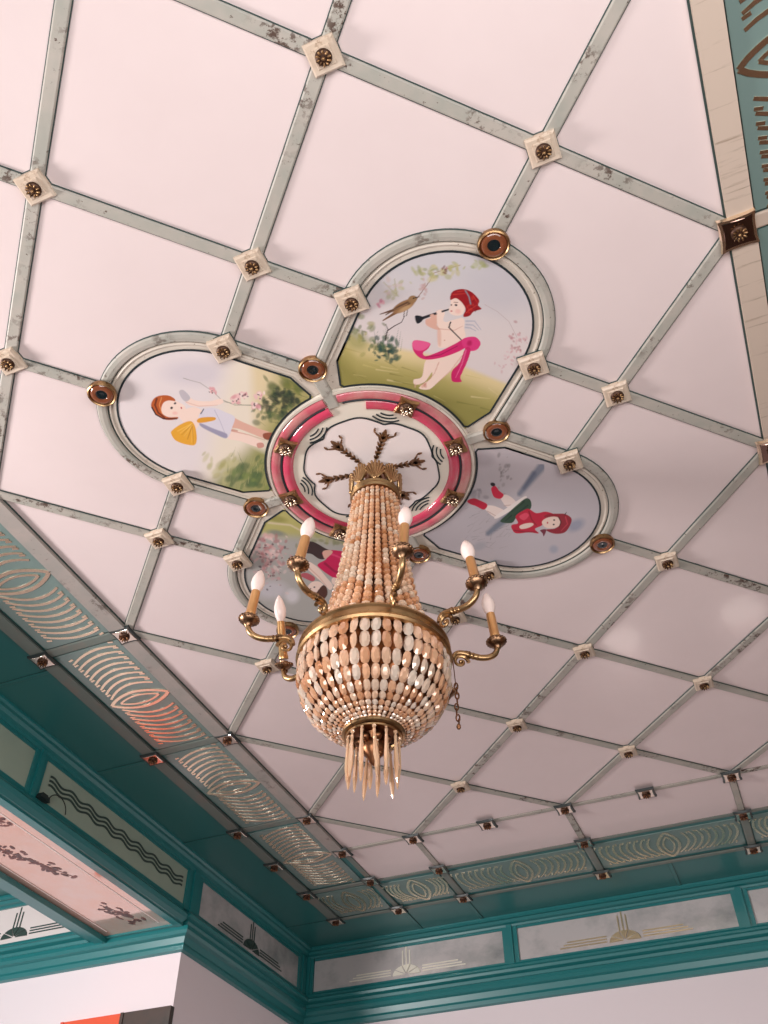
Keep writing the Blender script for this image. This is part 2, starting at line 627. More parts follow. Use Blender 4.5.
def batten(p, q, mat_name='sage', w=1.0, z=-0.006, h=1.0):
    mb = MB()
    P = (p[0], p[1], z)
    Q = (q[0], q[1], z)
    mb.sweep([P, Q], [(a * w, b * h) for a, b in BAT], 0)
    mb.sweep([P, Q], [(a * (w + 0.0), b * h) for a, b in BAS], 1)
    return trim(mb, [mat_name, 'edge'])


def clip(p, d, x0, x1, y0, y1):
    """line p + t d clipped to a rectangle -> (t0, t1)"""
    t0, t1 = -99.0, 99.0
    for c, dd, lo, hi in ((p.x, d.x, x0, x1), (p.y, d.y, y0, y1)):
        a, b = (lo - c) / dd, (hi - c) / dd
        t0, t1 = max(t0, min(a, b)), min(t1, max(a, b))
    return t0, t1


e = 0.03
for n in range(-6, 7):
    for fam in (0, 1):
        p = UV(0, n) if fam == 0 else UV(n, 0)
        d = UV(1, 0) if fam == 0 else UV(0, 1)
        t0, t1 = clip(p, d, -XI, XI, -YI, YI)
        if t1 - t0 < 0.2:
            continue
        t0 += e
        t1 -= e
        cut = {0: 1.5, 1: 0.5, -1: 0.5}.get(n)
        segs = [(t0, t1)] if cut is None else [(t0, -cut), (cut, t1)]
        for a, b in segs:
            if b - a > 0.1:
                batten(p + d * a, p + d * b)

# border strips and rows
for sx in (-1, 1):
    mb = MB()
    x = sx * (XI + 0.035)
    mb.box(x - 0.058, x + 0.058, -YR, YI + 0.05, -0.034, 0.0, 0)
    mb.box(x - 0.068, x + 0.068, -YR, YI + 0.05, -0.010, 0.0, 1)
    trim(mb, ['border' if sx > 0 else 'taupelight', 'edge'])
    mb = MB()
    x = sx * 2.84
    mb.box(x - 0.05, x + 0.05, YB, 5.657, -0.022, 0.0, 0)
    mb.box(x - 0.062, x + 0.062, YB, 5.657, -0.008, 0.0, 1)
    trim(mb, ['taupe', 'edge'])
for y, w_, x1, mt in ((YI, 0.8, XI, 'sage'), (YR, 0.7, XI + 0.06, 'taupe'), (5.657, 0.9, 2.84, 'taupe')):
    batten((-x1, y), (x1, y), mt, w_, 0.0)
ys_bar = [0.7071 + 1.41421 * k for k in range(-4, 3)]
for y in ys_bar:
    for sx in (-1, 1):
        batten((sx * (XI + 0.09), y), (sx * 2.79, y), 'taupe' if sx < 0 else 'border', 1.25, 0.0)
for sx in (-1, 1):
    batten((sx * (XI + 0.05), YR), (sx * 2.79, YR), 'taupe', 1.1, 0.0)
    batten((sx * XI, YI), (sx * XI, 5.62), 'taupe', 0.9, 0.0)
    for y in (0.885, 3.56, -1.8, 5.657, 2.2):
        batten((sx * 2.89, y), (sx * 3.42, y), 'tealdull', 0.55, 0.0, 0.5)
for x in (-1.414, 0.0, 1.414):
    batten((x, YI + 0.04), (x, YR), 'sage', 0.9, 0.0)
    batten((x, YR), (x, 5.62), 'taupe', 1.15, 0.0)
for x in (-2.1, -1.42, 0.64, 2.1):
    batten((x, 5.70), (x, 6.25), 'tealdull', 0.6, 0.0, 0.5)


# ================================================================== FRETWORK PANELS
def strip(mb, pts, w, z0, z1, mi=0):
    """flat strip of width w (or list) along 2D points, raised from z0 to z1"""
    n = len(pts)
    P = [Vector((p[0], p[1])) for p in pts]
    ws = w if hasattr(w, '__len__') else [w] * n
    vs = []
    for i in range(n):
        t = (P[min(i + 1, n - 1)] - P[max(i - 1, 0)]).normalized()
        nn = Vector((-t.y, t.x)) * ws[i] * 0.5
        for q in (P[i] + nn, P[i] - nn):
            vs.append((q.x, q.y, z0))
            vs.append((q.x, q.y, z1))
    fs = []
    for i in range(n - 1):
        a, b = 4 * i, 4 * i + 4
        fs += [(a + 1, b + 1, b + 3, a + 3), (a, a + 1, b + 1, b), (a + 2, b + 2, b + 3, a + 3), (a, b, b + 2, a + 2)]
    fs += [(0, 1, 3, 2), (4 * n - 4, 4 * n - 2, 4 * n - 1, 4 * n - 3)]
    mb.add(vs, fs, mi)


def ribbon_loop(mb, pts, w, z0, z1, mi=0):
    strip(mb, list(pts) + [pts[0], pts[1]], w, z0, z1, mi)


def fret_meshes(L, B, side, nbar):
    """local x runs along the band, y across it; returns (plate, inlay) builders"""
    plate = MB()
    hx, hy = L / 2, B / 2
    plate.box(-hx, hx, -hy, hy, -0.010, 0.0, 0)
    inl = MB()
    z0, z1 = -0.010, -0.0135
    sy = hy * 0.74
    pitch = (hx - 0.115) / (nbar + 0.3)
    for sg in (-1, 1):
        for i in range(nbar):
            t = 0.125 + pitch * i
            bow = 0.075 - 0.03 * i / nbar
            pts = []
            for k in range(9):
                q = -1 + 2 * k / 8
                pts.append((sg * (t + bow * (1 - q * q) - 0.035 * (q if True else 0) * 1.0 - bow * 0.25), q * sy))
            wd = [0.013 + 0.009 * math.cos(q * 1.2) for q in np.linspace(-1, 1, 9)]
            strip(inl, pts, wd, z0, z1)
            for yy in (-1, 1):
                x_ = sg * (t + pitch * 0.5 + 0.010 - bow * 0.2 - 0.035 * yy)
                strip(inl, [(x_ + sg * 0.010, yy * sy * 0.84), (x_, yy * sy * 1.02)], 0.016, z0, z1)
    for (l, h, w_) in ((0.245, 0.095, 0.026), (0.165, 0.048, 0.017)):
        top = [(h * math.cos(q * PI / 2) ** 0.8 if abs(q) < 1 else 0.0, l * q) for q in np.linspace(-1, 1, 15)]
        bot = [(-h * math.cos(q * PI / 2) ** 0.8 if abs(q) < 1 else 0.0, l * q) for q in np.linspace(1, -1, 15)]
        strip(inl, top, w_, z0, z1 - 0.001)
        strip(inl, bot, w_, z0, z1 - 0.0013)
    return plate, inl


def fret_panel(cx, cy, L, B, rotz, label, nbar=8):
    t = thing('fretwork_panel', label, 'panel', (cx, cy, 0.0), rotz, 'fretwork panels round the ceiling')
    p, i = fret_meshes(L, B, 1, nbar)
    p.build('panel_plate', 'tealpanel', t)
    i.build('brass_inlay', 'brass', t)
    return t


XC = 2.484
BW = 0.55
LP = 1.414 - 0.10
lab_left = {-1: 'teal fretwork panel with bright brass slots, cut by the left edge of the photo',
            0: None,
            1: 'teal fretwork panel with glowing orange and white slots above the wavy-lined frieze panel',
            2: 'teal fretwork panel partly silvery, third along the left band from the photo edge',
            3: 'teal fretwork panel of cream slots next before the far left corner square'}
fret_panel(-XC, 0.0, LP, BW, PI / 2, 'teal fretwork panel with bright white and dark slots, cut by the left photo edge')
fret_panel(-XC, 1.4142, LP, BW, PI / 2, 'teal fretwork panel with glowing orange slots in the left ceiling band')
fret_panel(-XC, 2.8284, LP, BW, PI / 2, 'teal fretwork panel of half silvery slots, next beyond the orange-lit one')
fret_panel(-XC, 4.243, LP - 0.05, BW, PI / 2, 'teal fretwork panel of pale slots, last in the left band before the dark corner square')
fret_panel(-2.48, 5.303, 0.58, 0.58, 0, 'dim fretwork square in the far left corner of the ceiling', 3)
fret_panel(-1.767, 5.303, 0.60, 0.52, 0, 'short dim teal fretwork panel with one eye, leftmost along the far band', 4)
fret_panel(-0.707, 5.303, LP, 0.52, 0, 'teal fretwork panel above the leftmost far frieze panel, second along the far band')
fret_panel(0.707, 5.303, LP, 0.52, 0, 'teal fretwork panel above the middle far frieze panel')
fret_panel(2.0, 5.303, 1.08, 0.52, 0, 'teal fretwork panel at the right end of the far band, cut by the photo edge')
fret_panel(XC, -1.4142, LP, BW, -PI / 2, 'teal fretwork panel with brown slots in the upper right corner')
fret_panel(XC, 0.0, LP, BW, -PI / 2, 'teal fretwork panel at the right edge, just below the dark mirror-plated boss')


# ================================================================== FRIEZE PANELS
def wall_point(axis, a, base, sgn, d, z):
    return (a, base + sgn * d, z) if axis == 'x' else (base + sgn * d, a, z)


def frieze_panel(axis, a0, a1, base, sgn, label, glass='marble', motif='fan', mcol='motif', mir=1, z0=-0.455, z1=-0.08):
    mid = (a0 + a1) / 2
    o0 = wall_point(axis, mid, base, sgn, 0, z0)
    t = thing('frieze_panel', label, 'panel', o0, 0, 'panels of the frieze')

    def L(a, d, z):
        p = wall_point(axis, a, base, sgn, d, z)
        return (p[0] - o0[0], p[1] - o0[1], p[2] - o0[2])
    mb = MB()

    def bx(mb, p0, p1, d0, d1, za, zb_, mi=0):
        pts = [L(a, d, z) for z in (za, zb_) for d in (d0, d1) for a in (p0, p1)]
        fs = [(0, 2, 3, 1), (4, 5, 7, 6), (0, 1, 5, 4), (2, 6, 7, 3), (0, 4, 6, 2), (1, 3, 7, 5)]
        mb.add(pts, fs, mi)
    bx(mb, a0, a1, 0.0, 0.012, z0, z1)
    mb.build('glass', glass, t)
    if motif == 'fan':
        mm = MB()
        # half-round fan in facets
        n = 5
        zc = z0 + 0.055
        for k in range(n):
            aa, ab = PI * k / n + 0.03, PI * (k + 1) / n - 0.03
            pts2 = [(0.02 * math.cos((aa + ab) / 2), 0.02 * math.sin((aa + ab) / 2)), (0.16 * math.cos(aa), 0.105 * math.sin(aa)),
                    (0.16 * math.cos((aa + ab) / 2), 0.105 * math.sin((aa + ab) / 2)), (0.16 * math.cos(ab), 0.105 * math.sin(ab))]
            vs = [L(mid + x, 0.012, zc + y) for x, y in pts2] + [L(mid + x * 0.97, 0.024, zc + y * 0.97) for x, y in pts2]
            fs = [(4, 5, 6, 7), (0, 1, 5, 4), (1, 2, 6, 5), (2, 3, 7, 6), (3, 0, 4, 7)]
            mm.add(vs, fs)
        mm.build('fan', mcol, t)
        ln = MB()
        for k in range(3):
            for sg in (-1, 1):
                bx(ln, min(mid + sg * 0.18, mid + sg * (0.66 - 0.04 * k)), max(mid + sg * 0.18, mid + sg * (0.66 - 0.04 * k)), 0.012, 0.017, zc + 0.012 + 0.026 * k, zc + 0.024 + 0.026 * k)
            hh = (0.22, 0.28, 0.22)[k]
            bx(ln, mid + (k - 1) * 0.04 - 0.007, mid + (k - 1) * 0.04 + 0.007, 0.012, 0.017, zc + 0.10, min(zc + 0.03 + hh, z1 - 0.02))
        ln.build('line_motif', mcol, t)
    elif motif == 'wave':
        ln = MB()
        for k in range(3):
            for r in range(1):
                pts = []
                N = 120
                for i in range(N + 1):
                    q = i / N
                    a = a0 + 0.09 + (a1 - a0 - 0.15) * q
                    z = -0.222 - 0.036 * k + 0.015 * math.sin(q * 2 * PI * 8.2 + 0.6)
                    pts.append((a, z))
                vs = []
                for i, (a, z) in enumerate(pts):
                    for (dz, d) in ((0.0085, 0.012), (0.0085, 0.018), (-0.0085, 0.018), (-0.0085, 0.012)):
                        vs.append(L(a, d, z + dz))
                fs = []
                for i in range(N):
                    for j in range(4):
                        jj = (j + 1) % 4
                        fs.append((4 * i + j, 4 * i + 4 + j, 4 * i + 4 + jj, 4 * i + jj))
                ln.add(vs, fs)
        ln.build('wavy_line_motif', 'motifdark', t)
    return t


frieze_panel('x', *far_panels[0], YF, -1, 'marbled far frieze panel with a bright white fan, next to the room corner', mcol='motifwhite')
frieze_panel('x', *far_panels[1], YF, -1, 'marbled frieze panel with a golden half-round fan, middle of the far wall')
frieze_panel('x', *far_panels[2], YF, -1, 'marbled far frieze panel cut by the right photo edge')
frieze_panel('y', *left_panels[2], -XL, 1, 'dim marbled frieze panel with a dark fan on the short left wall', 'marble', 'fan', 'motifdark')
frieze_panel('y', *left_panels[1], -XL, 1, 'grey-green frieze panel painted with three dark wavy lines', 'greige', 'wave')
frieze_panel('y', *left_panels[0], -XL, 1, 'plain taupe frieze panel cut by the left photo edge', 'greige', None)
frieze_panel('x', -6.45, -4.56, PIER, -1, 'pink-lit frieze panel with brown fan and lines, seen under the beam at lower left', 'cloud', 'fan', 'motifdark')

# soffit panel
t = thing('soffit_panel', 'peach painted glass panel with brown leaf clusters under the left beam', 'panel', (-3.96, 1.6, SO))
mb = MB()
mb.box(-0.36, 0.385, -2.4, PIER - 0.12 - 1.6, -0.012, 0.0)
mb.build('painted_glass', 'peach', t)
for (cx, cy, n, lx, ly, sp) in ((-0.02, 0.72, 70, 0.20, 0.34, 0.045), (0.10, -0.05, 44, 0.10, 0.16, 0.05), (0.06, 1.86, 40, 0.08, 0.20, 0.04)):
    cl = MB()
    for k in range(n):
        q = rng.uniform(-1, 1)
        x = cx + lx * q * 0.7 + rng.normal(0, sp)
        y = cy + ly * q + rng.normal(0, sp)
        a = rng.uniform(0, PI)
        l_, h_ = rng.uniform(0.018, 0.042), rng.uniform(0.010, 0.02)
        poly = [(x + l_ * math.cos(w_) * math.cos(a) - h_ * math.sin(w_) * math.sin(a), y + l_ * math.cos(w_) * math.sin(a) + h_ * math.sin(w_) * math.cos(a)) for w_ in np.linspace(0, 2 * PI, 9)[:-1]]
        cl.prism(poly, -0.012, -0.0132 - 0.00002 * k, 0)
    strip(cl, [(cx - lx * 0.75, cy - ly * 1.1), (cx + 0.02, cy), (cx + lx * 0.75, cy + ly * 1.1)], 0.010, -0.012, -0.0134)
    cl.build('leaf_cluster', 'brownpaint', t)
ln = MB()
for x in (-0.28, 0.27):
    ln.box(x - 0.006, x + 0.006, -2.2, 2.15, -0.0145, -0.012)
ln.build('pale_line', 'whitepaint', t)

# red and brown board low on the pink wall
t = thing('wall_board', 'red and dark brown board at the foot of the bright pink wall', 'board', (-4.06, PIER, -2.2))
mb = MB()
mb.box(-0.56, 0.04, -0.05, 0.0, 0.0, 0.935)
mb.box(-0.59, -0.56, -0.06, 0.0, 0.0, 0.935)
mb.build('red_field', 'redboard', t)
mb = MB()
mb.box(0.04, 0.54, -0.055, 0.0, 0.0, 0.935)
mb.box(0.04, 0.07, -0.065, 0.0, 0.0, 0.935)
mb.build('brown_field', 'brownboard', t)

# small black clip with a loop of cord on the beam ledge
t = thing('clip_light', 'small black clip with a cord loop on the ledge below the wavy-lined panel', 'clip', (-3.47, 1.75, -0.455))
mb = MB()
mb.prism([(-0.025, -0.06), (0.025, -0.06), (0.028, 0.03), (0.02, 0.055), (-0.02, 0.055), (-0.028, 0.03)], 0.0, 0.034, 0, None, 0.008)
mb.box(-0.01, 0.01, -0.03, 0.03, 0.03, 0.05)
mb.build('clip_body', 'wire', t)
mb = MB()
mb.tube([(0.0, 0.05 + 0.11 * (1 - math.cos(q)) , 0.01 + 0.10 * math.sin(q)) for q in np.linspace(0, PI, 16)], 0.0045, 6)
mb.build('cord', 'wire', t)


# ================================================================== WALL LAMPS
def glow(name, color, strength):
    m = mat(name, color, 0.4)
    b = m.node_tree.nodes['Principled BSDF']
    b.inputs['Emission Color'].default_value = (*color, 1)
    b.inputs['Emission Strength'].default_value = strength
    return m


M['glow'] = glow('lit_lamp_shade', (1.0, 0.86, 0.80), 4.5)
lamp = None
for x, lb in ((0.64, 'lit wall lamp on the far wall, mirrored in the glossy ceiling right of the chandelier'), (2.08, 'lit wall lamp on the far wall, mirrored in the ceiling at the right photo edge')):
    if lamp is None:
        lamp = thing('wall_lamp', lb, 'lamp', (x, YF, -3.05), 0, 'wall lamps of the far wall')
        mb = MB()
        mb.lathe([(0.0005, 0.0), (0.10, 0.0), (0.11, 0.015), (0.07, 0.035), (0.0005, 0.04)], 24, 0, Matrix.Translation((0, 0, -0.16)) @ Matrix.Rotation(PI / 2, 4, 'X'))
        mb.tube([(0, -0.02, -0.16), (0, -0.12, -0.19), (0, -0.19, -0.16), (0, -0.20, -0.08)], 0.018, 8)
        mb.build('bracket', 'gold', lamp, smooth=True)
        mb = MB()
        mb.lathe([(0.0005, -0.10), (0.12, -0.09), (0.22, -0.02), (0.25, 0.05), (0.235, 0.10), (0.20, 0.13), (0.0005, 0.14)], 32, 0, Matrix.Translation((0, -0.20, 0)) @ Matrix.Diagonal((1.0, 0.72, 1, 1)))
        mb.build('lamp_shade', 'glow', lamp, smooth=True)
    else:
        copy_tree(lamp, (x, YF, -3.05), 0, lb)

# ================================================================== QUATREFOIL
def u_path(d, s0, n=36):
    """U outline at half-width d in lobe coordinates (t, s): up one side, round, down the other"""
    pts = [(-d, s0), (-d, 0.75), (-d, 1.0)]
    for k in range(1, n):
        a = PI - PI * k / n
        pts.append((d * math.cos(a), 1.0 + d * math.sin(a)))
    pts += [(d, 1.0), (d, 0.75), (d, s0)]
    return pts


LOBES = {'up': (0, 1), 'left': (-1, 0), 'right': (1, 0), 'down': (0, -1)}


def lobe_xy(dirn, t, s):
    du, dv = dirn
    # across direction chosen so that t grows clockwise in the ceiling frame
    u = du * s + dv * t
    v = dv * s - du * t
    return (u + v) / R2, (u - v) / R2


HW = 0.444
RM = 0.60


def low_edge(t):
    t = abs(t)
    c = math.sqrt(max(RM * RM - t * t, 0))
    if t > 0.363:
        c = max(c, 0.474 + (t - 0.363) * 2.0)
    return c


# ---------------- painter: layers of brush shapes on a grid of points
class Paint:
    def __init__(s, X, Y):
        s.X, s.Y = X, Y
        s.c = np.zeros(X.shape + (3,))

    def fill(s, col):
        s.c[:] = lin(col)

    def mix(s, a, col):
        a = np.clip(a, 0, 1)[..., None]
        s.c = s.c * (1 - a) + np.array(lin(col)) * a

    def poly(s, pts, col, soft=1.6, op=1.0, smooth=True):
        P = np.array(pts, float)
        if smooth:
            q = []
            n = len(P)
            for i in range(n):
                p0, p1, p2, p3 = P[i - 1], P[i], P[(i + 1) % n], P[(i + 2) % n]
                for t in (0, 0.25, 0.5, 0.75):
                    q.append(0.5 * ((2 * p1) + (-p0 + p2) * t + (2 * p0 - 5 * p1 + 4 * p2 - p3) * t * t + (-p0 + 3 * p1 - 3 * p2 + p3) * t ** 3))
            P = np.array(q)
        x0, y0 = P.min(0) - 6
        x1, y1 = P.max(0) + 6
        sel = (s.X > x0) & (s.X < x1) & (s.Y > y0) & (s.Y < y1)
        if not sel.any():
            return
        x, y = s.X[sel], s.Y[sel]
        d2 = np.full(x.shape, 1e18)
        ins = np.zeros(x.shape, bool)
        for i in range(len(P)):
            ax, ay = P[i - 1]
            bx, by = P[i]
            ex, ey = bx - ax, by - ay
            L = ex * ex + ey * ey
            if L < 1e-9:
                continue
            h = np.clip(((x - ax) * ex + (y - ay) * ey) / L, 0, 1)
            d2 = np.minimum(d2, (x - ax - h * ex) ** 2 + (y - ay - h * ey) ** 2)
            if ay != by:
                cr = ((ay > y) != (by > y)) & (x < ex * (y - ay) / (by - ay) + ax)
                ins ^= cr
        d = np.sqrt(d2) * np.where(ins, 1, -1)
        a = np.clip(d / soft + 0.5, 0, 1) * op
        c = s.c[sel]
        s.c[sel] = c * (1 - a[:, None]) + np.array(lin(col)) * a[:, None]

    def stroke(s, pts, w0, col, w1=None, op=1.0, soft=1.4):
        P = np.array(pts, float)
        w1 = w0 if w1 is None else w1
        n = len(P) - 1
        x0, y0 = P.min(0) - 12
        x1, y1 = P.max(0) + 12
        sel = (s.X > x0) & (s.X < x1) & (s.Y > y0) & (s.Y < y1)
        if not sel.any():
            return
        x, y = s.X[sel], s.Y[sel]
        best = np.full(x.shape, -1e9)
        for i in range(n):
            ax, ay = P[i]
            ex, ey = P[i + 1] - P[i]
            h = np.clip(((x - ax) * ex + (y - ay) * ey) / max(ex * ex + ey * ey, 1e-9), 0, 1)
            d = np.sqrt((x - ax - h * ex) ** 2 + (y - ay - h * ey) ** 2)
            w = w0 + (w1 - w0) * (i + h) / n
            best = np.maximum(best, w / 2 - d)
        a = np.clip(best / soft + 0.5, 0, 1) * op
        c = s.c[sel]
        s.c[sel] = c * (1 - a[:, None]) + np.array(lin(col)) * a[:, None]

    def blob(s, cx, cy, rx, ry, col, ang=0, op=1.0, soft=0.6):
        ca, sa = math.cos(math.radians(ang)), math.sin(math.radians(ang))
        x, y = s.X - cx, s.Y - cy
        d = np.sqrt(((x * ca + y * sa) / rx) ** 2 + ((-x * sa + y * ca) / ry) ** 2)
        s.mix(np.clip((1 - d) / soft + 0.5 * (soft < 0.3), 0, 1) * op, col)

    def dabs(s, n, cx, cy, sx, sy, cols, r=(3, 8), op=0.7, ang=None):
        for k in range(n):
            a = rng.uniform(0, 180) if ang is None else ang + rng.normal(0, 14)
            q = rng.uniform(*r) * 1.45
            s.blob(cx + rng.normal(0, sx), cy + rng.normal(0, sy), q, q * rng.uniform(0.35, 0.8), cols[int(rng.integers(len(cols)))], a, op, 0.5)

    def grass(s, n, x0, x1, y0, y1, cols, ln=(12, 30), ang=-90, w=1.8, op=0.6):
        for k in range(n):
            x, y = rng.uniform(x0, x1), rng.uniform(y0, y1)
            a = math.radians(ang + rng.normal(0, 20))
            l_ = rng.uniform(*ln)
            s.stroke([(x, y), (x + l_ * math.cos(a), y + l_ * math.sin(a))], w, cols[int(rng.integers(len(cols)))], 0.6, op)


def ss(x, a, b):
    t = np.clip((x - a) / (b - a), 0, 1)
    return t * t * (3 - 2 * t)


SKIN, SKIN2, SKIN3 = (246, 219, 205), (226, 178, 160), (205, 140, 120)


def paint_up(p):
    X, Y = p.X, p.Y
    p.fill((208, 203, 206))
    p.mix(ss(Y, 120, 420) * 0.8, (230, 216, 213))
    p.blob(560, 200, 160, 120, (200, 194, 200), 0, 0.6)
    gy = np.interp(X, [-50, 0, 60, 150, 330, 430, 560, 640], [330, 330, 385, 405, 440, 478, 530, 560])
    p.mix(ss(Y - gy, -14, 10), (228, 208, 158))
    p.mix(ss(Y - gy, 8, 80) * 0.85, (176, 165, 96))
    p.mix(ss(Y - gy, 50, 150) * 0.8, (137, 132, 66))
    p.blob(60, 385, 60, 45, (150, 150, 90), 30, 0.7)
    for k in range(26):
        x = rng.uniform(0, 540)
        y = np.interp(x, [0, 60, 150, 330, 430, 560], [400, 425, 440, 470, 500, 548]) + rng.uniform(0, 110)
        p.stroke([(x, y), (x + rng.uniform(30, 80), y + rng.uniform(5, 26))], rng.uniform(2, 6), [(205, 190, 125), (112, 112, 52), (165, 150, 80), (232, 215, 165)][k % 4], 1, 0.55, 3)
    # bush and its twigs
    p.dabs(34, 55, 360, 34, 30, [(120, 132, 78), (165, 160, 95), (95, 108, 66)], (5, 13), 0.6)
    p.dabs(30, 150, 412, 26, 20, [(44, 82, 76), (66, 100, 80), (95, 115, 75)], (6, 15), 0.75)
    p.dabs(16, 165, 432, 22, 10, [(30, 62, 64), (44, 82, 76)], (5, 12), 0.8)
    p.grass(30, 110, 215, 380, 440, [(60, 92, 70), (110, 120, 70), (40, 70, 60)], (20, 48), -90, 2.4)
    p.stroke([(158, 385), (165, 352), (190, 335), (215, 322), (225, 300)], 4.5, (52, 42, 44), 2)
    p.stroke([(168, 350), (160, 328)], 3, (52, 42, 44), 1.5)
    p.stroke([(152, 182), (185, 215), (205, 232)], 2, (170, 165, 120))
    p.stroke([(198, 225), (190, 170)], 2, (150, 150, 100))
    p.dabs(22, 190, 205, 20, 20, [(190, 186, 140), (170, 168, 110), (205, 180, 170)], (5, 11), 0.5)
    p.dabs(8, 150, 256, 9, 7, [(200, 110, 140), (225, 170, 180)], (5, 9), 0.7)
    # hanging branch
    p.stroke([(268, 240), (290, 210), (312, 180), (328, 150), (420, 122)], 3, (150, 115, 100), 2)
    p.dabs(30, 330, 148, 28, 15, [(178, 176, 118), (150, 152, 92), (205, 195, 150)], (6, 13), 0.6)
    p.dabs(12, 395, 130, 20, 9, [(178, 176, 118), (195, 185, 130)], (6, 12), 0.6)
    p.dabs(12, 495, 122, 20, 10, [(182, 184, 128), (160, 165, 105)], (6, 12), 0.55)
    p.dabs(5, 365, 136, 8, 5, [(190, 120, 120), (120, 70, 70)], (4, 7), 0.7)
    p.dabs(14, 290, 200, 12, 16, [(205, 170, 175), (190, 150, 140)], (4, 8), 0.5)
    p.dabs(40, 620, 400, 20, 28, [(222, 175, 180), (205, 130, 140), (170, 100, 105)], (3, 7), 0.5)
    p.dabs(14, 580, 460, 24, 14, [(222, 185, 188), (205, 150, 158)], (3, 6), 0.45)
    p.stroke([(505, 260), (550, 285), (590, 320), (618, 375)], 1.5, (190, 170, 170))
    # bird
    p.stroke([(215, 276), (150, 316)], 13, (120, 86, 60), 4)
    p.stroke([(222, 268), (140, 294)], 12, (96, 68, 50), 3)
    p.blob(222, 266, 44, 17, (150, 112, 78), -28, 1, 0.2)
    p.blob(228, 274, 36, 10, (196, 160, 118), -28, 0.8, 0.6)
    p.stroke([(240, 254), (205, 268), (160, 296)], 13, (92, 66, 50), 4, 0.9)
    p.stroke([(236, 258), (190, 278)], 3, (170, 130, 96), 1, 0.8)
    p.blob(253, 242, 16, 13, (152, 118, 82), -20, 1, 0.22)
    p.stroke([(264, 236), (279, 233)], 5, (60, 50, 46), 1)
    p.blob(257, 238, 3, 3, (20, 20, 20), 0, 1, 0.3)
    p.stroke([(225, 284), (222, 302)], 2.5, (60, 46, 40))
    p.stroke([(236, 280), (232, 300)], 2.5, (60, 46, 40))
    # wing behind the child
    for a, b, c in (((440, 318), (470, 318), (492, 348)), ((440, 330), (465, 332), (484, 350)), ((438, 340), (455, 342), (474, 352))):
        p.stroke([a, b, c], 9, (205, 200, 208), 3, 0.9)
        p.stroke([a, b, c], 2, (150, 145, 155), 1, 0.7)
    # legs
    p.poly([(322, 448), (385, 430), (432, 420), (420, 455), (380, 498), (345, 528), (312, 556), (276, 553), (292, 536), (322, 510)], SKIN)
    p.poly([(300, 455), (345, 440), (345, 470), (318, 500), (296, 530), (262, 540), (258, 522), (286, 512)], SKIN)
    p.stroke([(345, 462), (330, 500), (300, 535)], 4, SKIN3, 2, 0.6)
    p.stroke([(425, 440), (385, 492), (335, 538)], 5, SKIN2, 2, 0.7)
    p.dabs(6, 285, 545, 16, 4, [SKIN3, SKIN2], (4, 8), 0.6)
    # torso and arms
    p.poly([(344, 340), (372, 322), (430, 308), (434, 345), (438, 372), (420, 400), (350, 412), (341, 388)], SKIN)
    p.poly([(340, 350), (352, 352), (352, 402), (342, 398)], SKIN2, 6, 0.7)
    p.blob(365, 385, 3, 3, SKIN3, 0, 0.9, 0.4)
    p.poly([(330, 292), (345, 280), (352, 300), (338, 330), (350, 345), (335, 348), (302, 332), (300, 312), (318, 306)], SKIN2)
    p.poly([(340, 285), (358, 278), (366, 290), (362, 318), (400, 322), (424, 305), (432, 330), (400, 348), (358, 350), (340, 330)], SKIN)
    p.stroke([(345, 345), (400, 350), (428, 335)], 3.5, SKIN3, 2, 0.55)
    p.stroke([(386, 322), (380, 340), (425, 385)], 5, (52, 50, 56), 4)
    # pipe
    p.stroke([(275, 312), (330, 293), (384, 276)], 11, (40, 44, 52), 5)
    p.poly([(262, 300), (282, 300), (292, 308), (282, 322), (268, 326)], (28, 34, 42), 1.4)
    p.blob(346, 288, 11, 9, SKIN, 0, 1, 0.3)
    p.blob(322, 300, 9, 8, SKIN2, 0, 1, 0.3)
    # head
    p.poly([(386, 262), (388, 240), (402, 232), (428, 240), (436, 270), (428, 294), (405, 299), (386, 292), (380, 278)], SKIN)
    p.blob(412, 284, 14, 11, (240, 180, 170), 0, 0.6)
    p.blob(389, 283, 5, 3, (190, 70, 80), 0, 0.9, 0.4)
    p.blob(405, 262, 6, 4.5, (38, 34, 40), 15, 1, 0.4)
    p.blob(389, 262, 3, 4, (60, 44, 46), 0, 0.9, 0.4)
    p.stroke([(398, 252), (412, 253)], 2, (110, 60, 55))
    p.poly([(385, 244), (388, 222), (402, 210), (432, 206), (462, 218), (486, 245), (482, 262), (494, 276), (468, 284), (452, 300), (430, 302), (438, 276), (424, 252), (404, 238)], (156, 26, 36))
    for a, b, w in (((395, 225), (440, 222), 4), ((450, 280), (478, 262), 5), ((440, 290), (462, 270), 4), ((410, 215), (438, 212), 3), ((465, 230), (482, 258), 4)):
        p.stroke([a, b], w, (205, 62, 52), 1.5, 0.8)
    p.dabs(14, 455, 262, 14, 16, [(112, 14, 26), (196, 54, 46)], (3, 7), 0.6)
    p.stroke([(438, 212), (450, 232), (456, 258)], 5, (140, 130, 140))
    # sash
    p.poly([(252, 398), (262, 385), (300, 390), (316, 398), (306, 416), (290, 428), (300, 440), (345, 425), (400, 398), (432, 382), (438, 410), (380, 438), (320, 452), (282, 448), (258, 425)], (214, 42, 112))
    p.poly([(252, 398), (262, 385), (300, 390), (314, 400), (290, 420), (262, 418)], (236, 96, 150), 3)
    p.poly([(425, 385), (445, 374), (474, 374), (491, 395), (478, 418), (452, 422), (432, 410)], (224, 60, 128))
    p.blob(452, 395, 12, 14, (180, 22, 84), 20, 0.8)
    p.poly([(438, 412), (456, 416), (446, 455), (428, 495), (420, 515), (424, 530), (395, 530), (388, 515), (392, 490), (418, 462)], (206, 36, 104))
    p.stroke([(440, 420), (425, 470), (404, 515)], 5, (236, 110, 160), 3, 0.8)
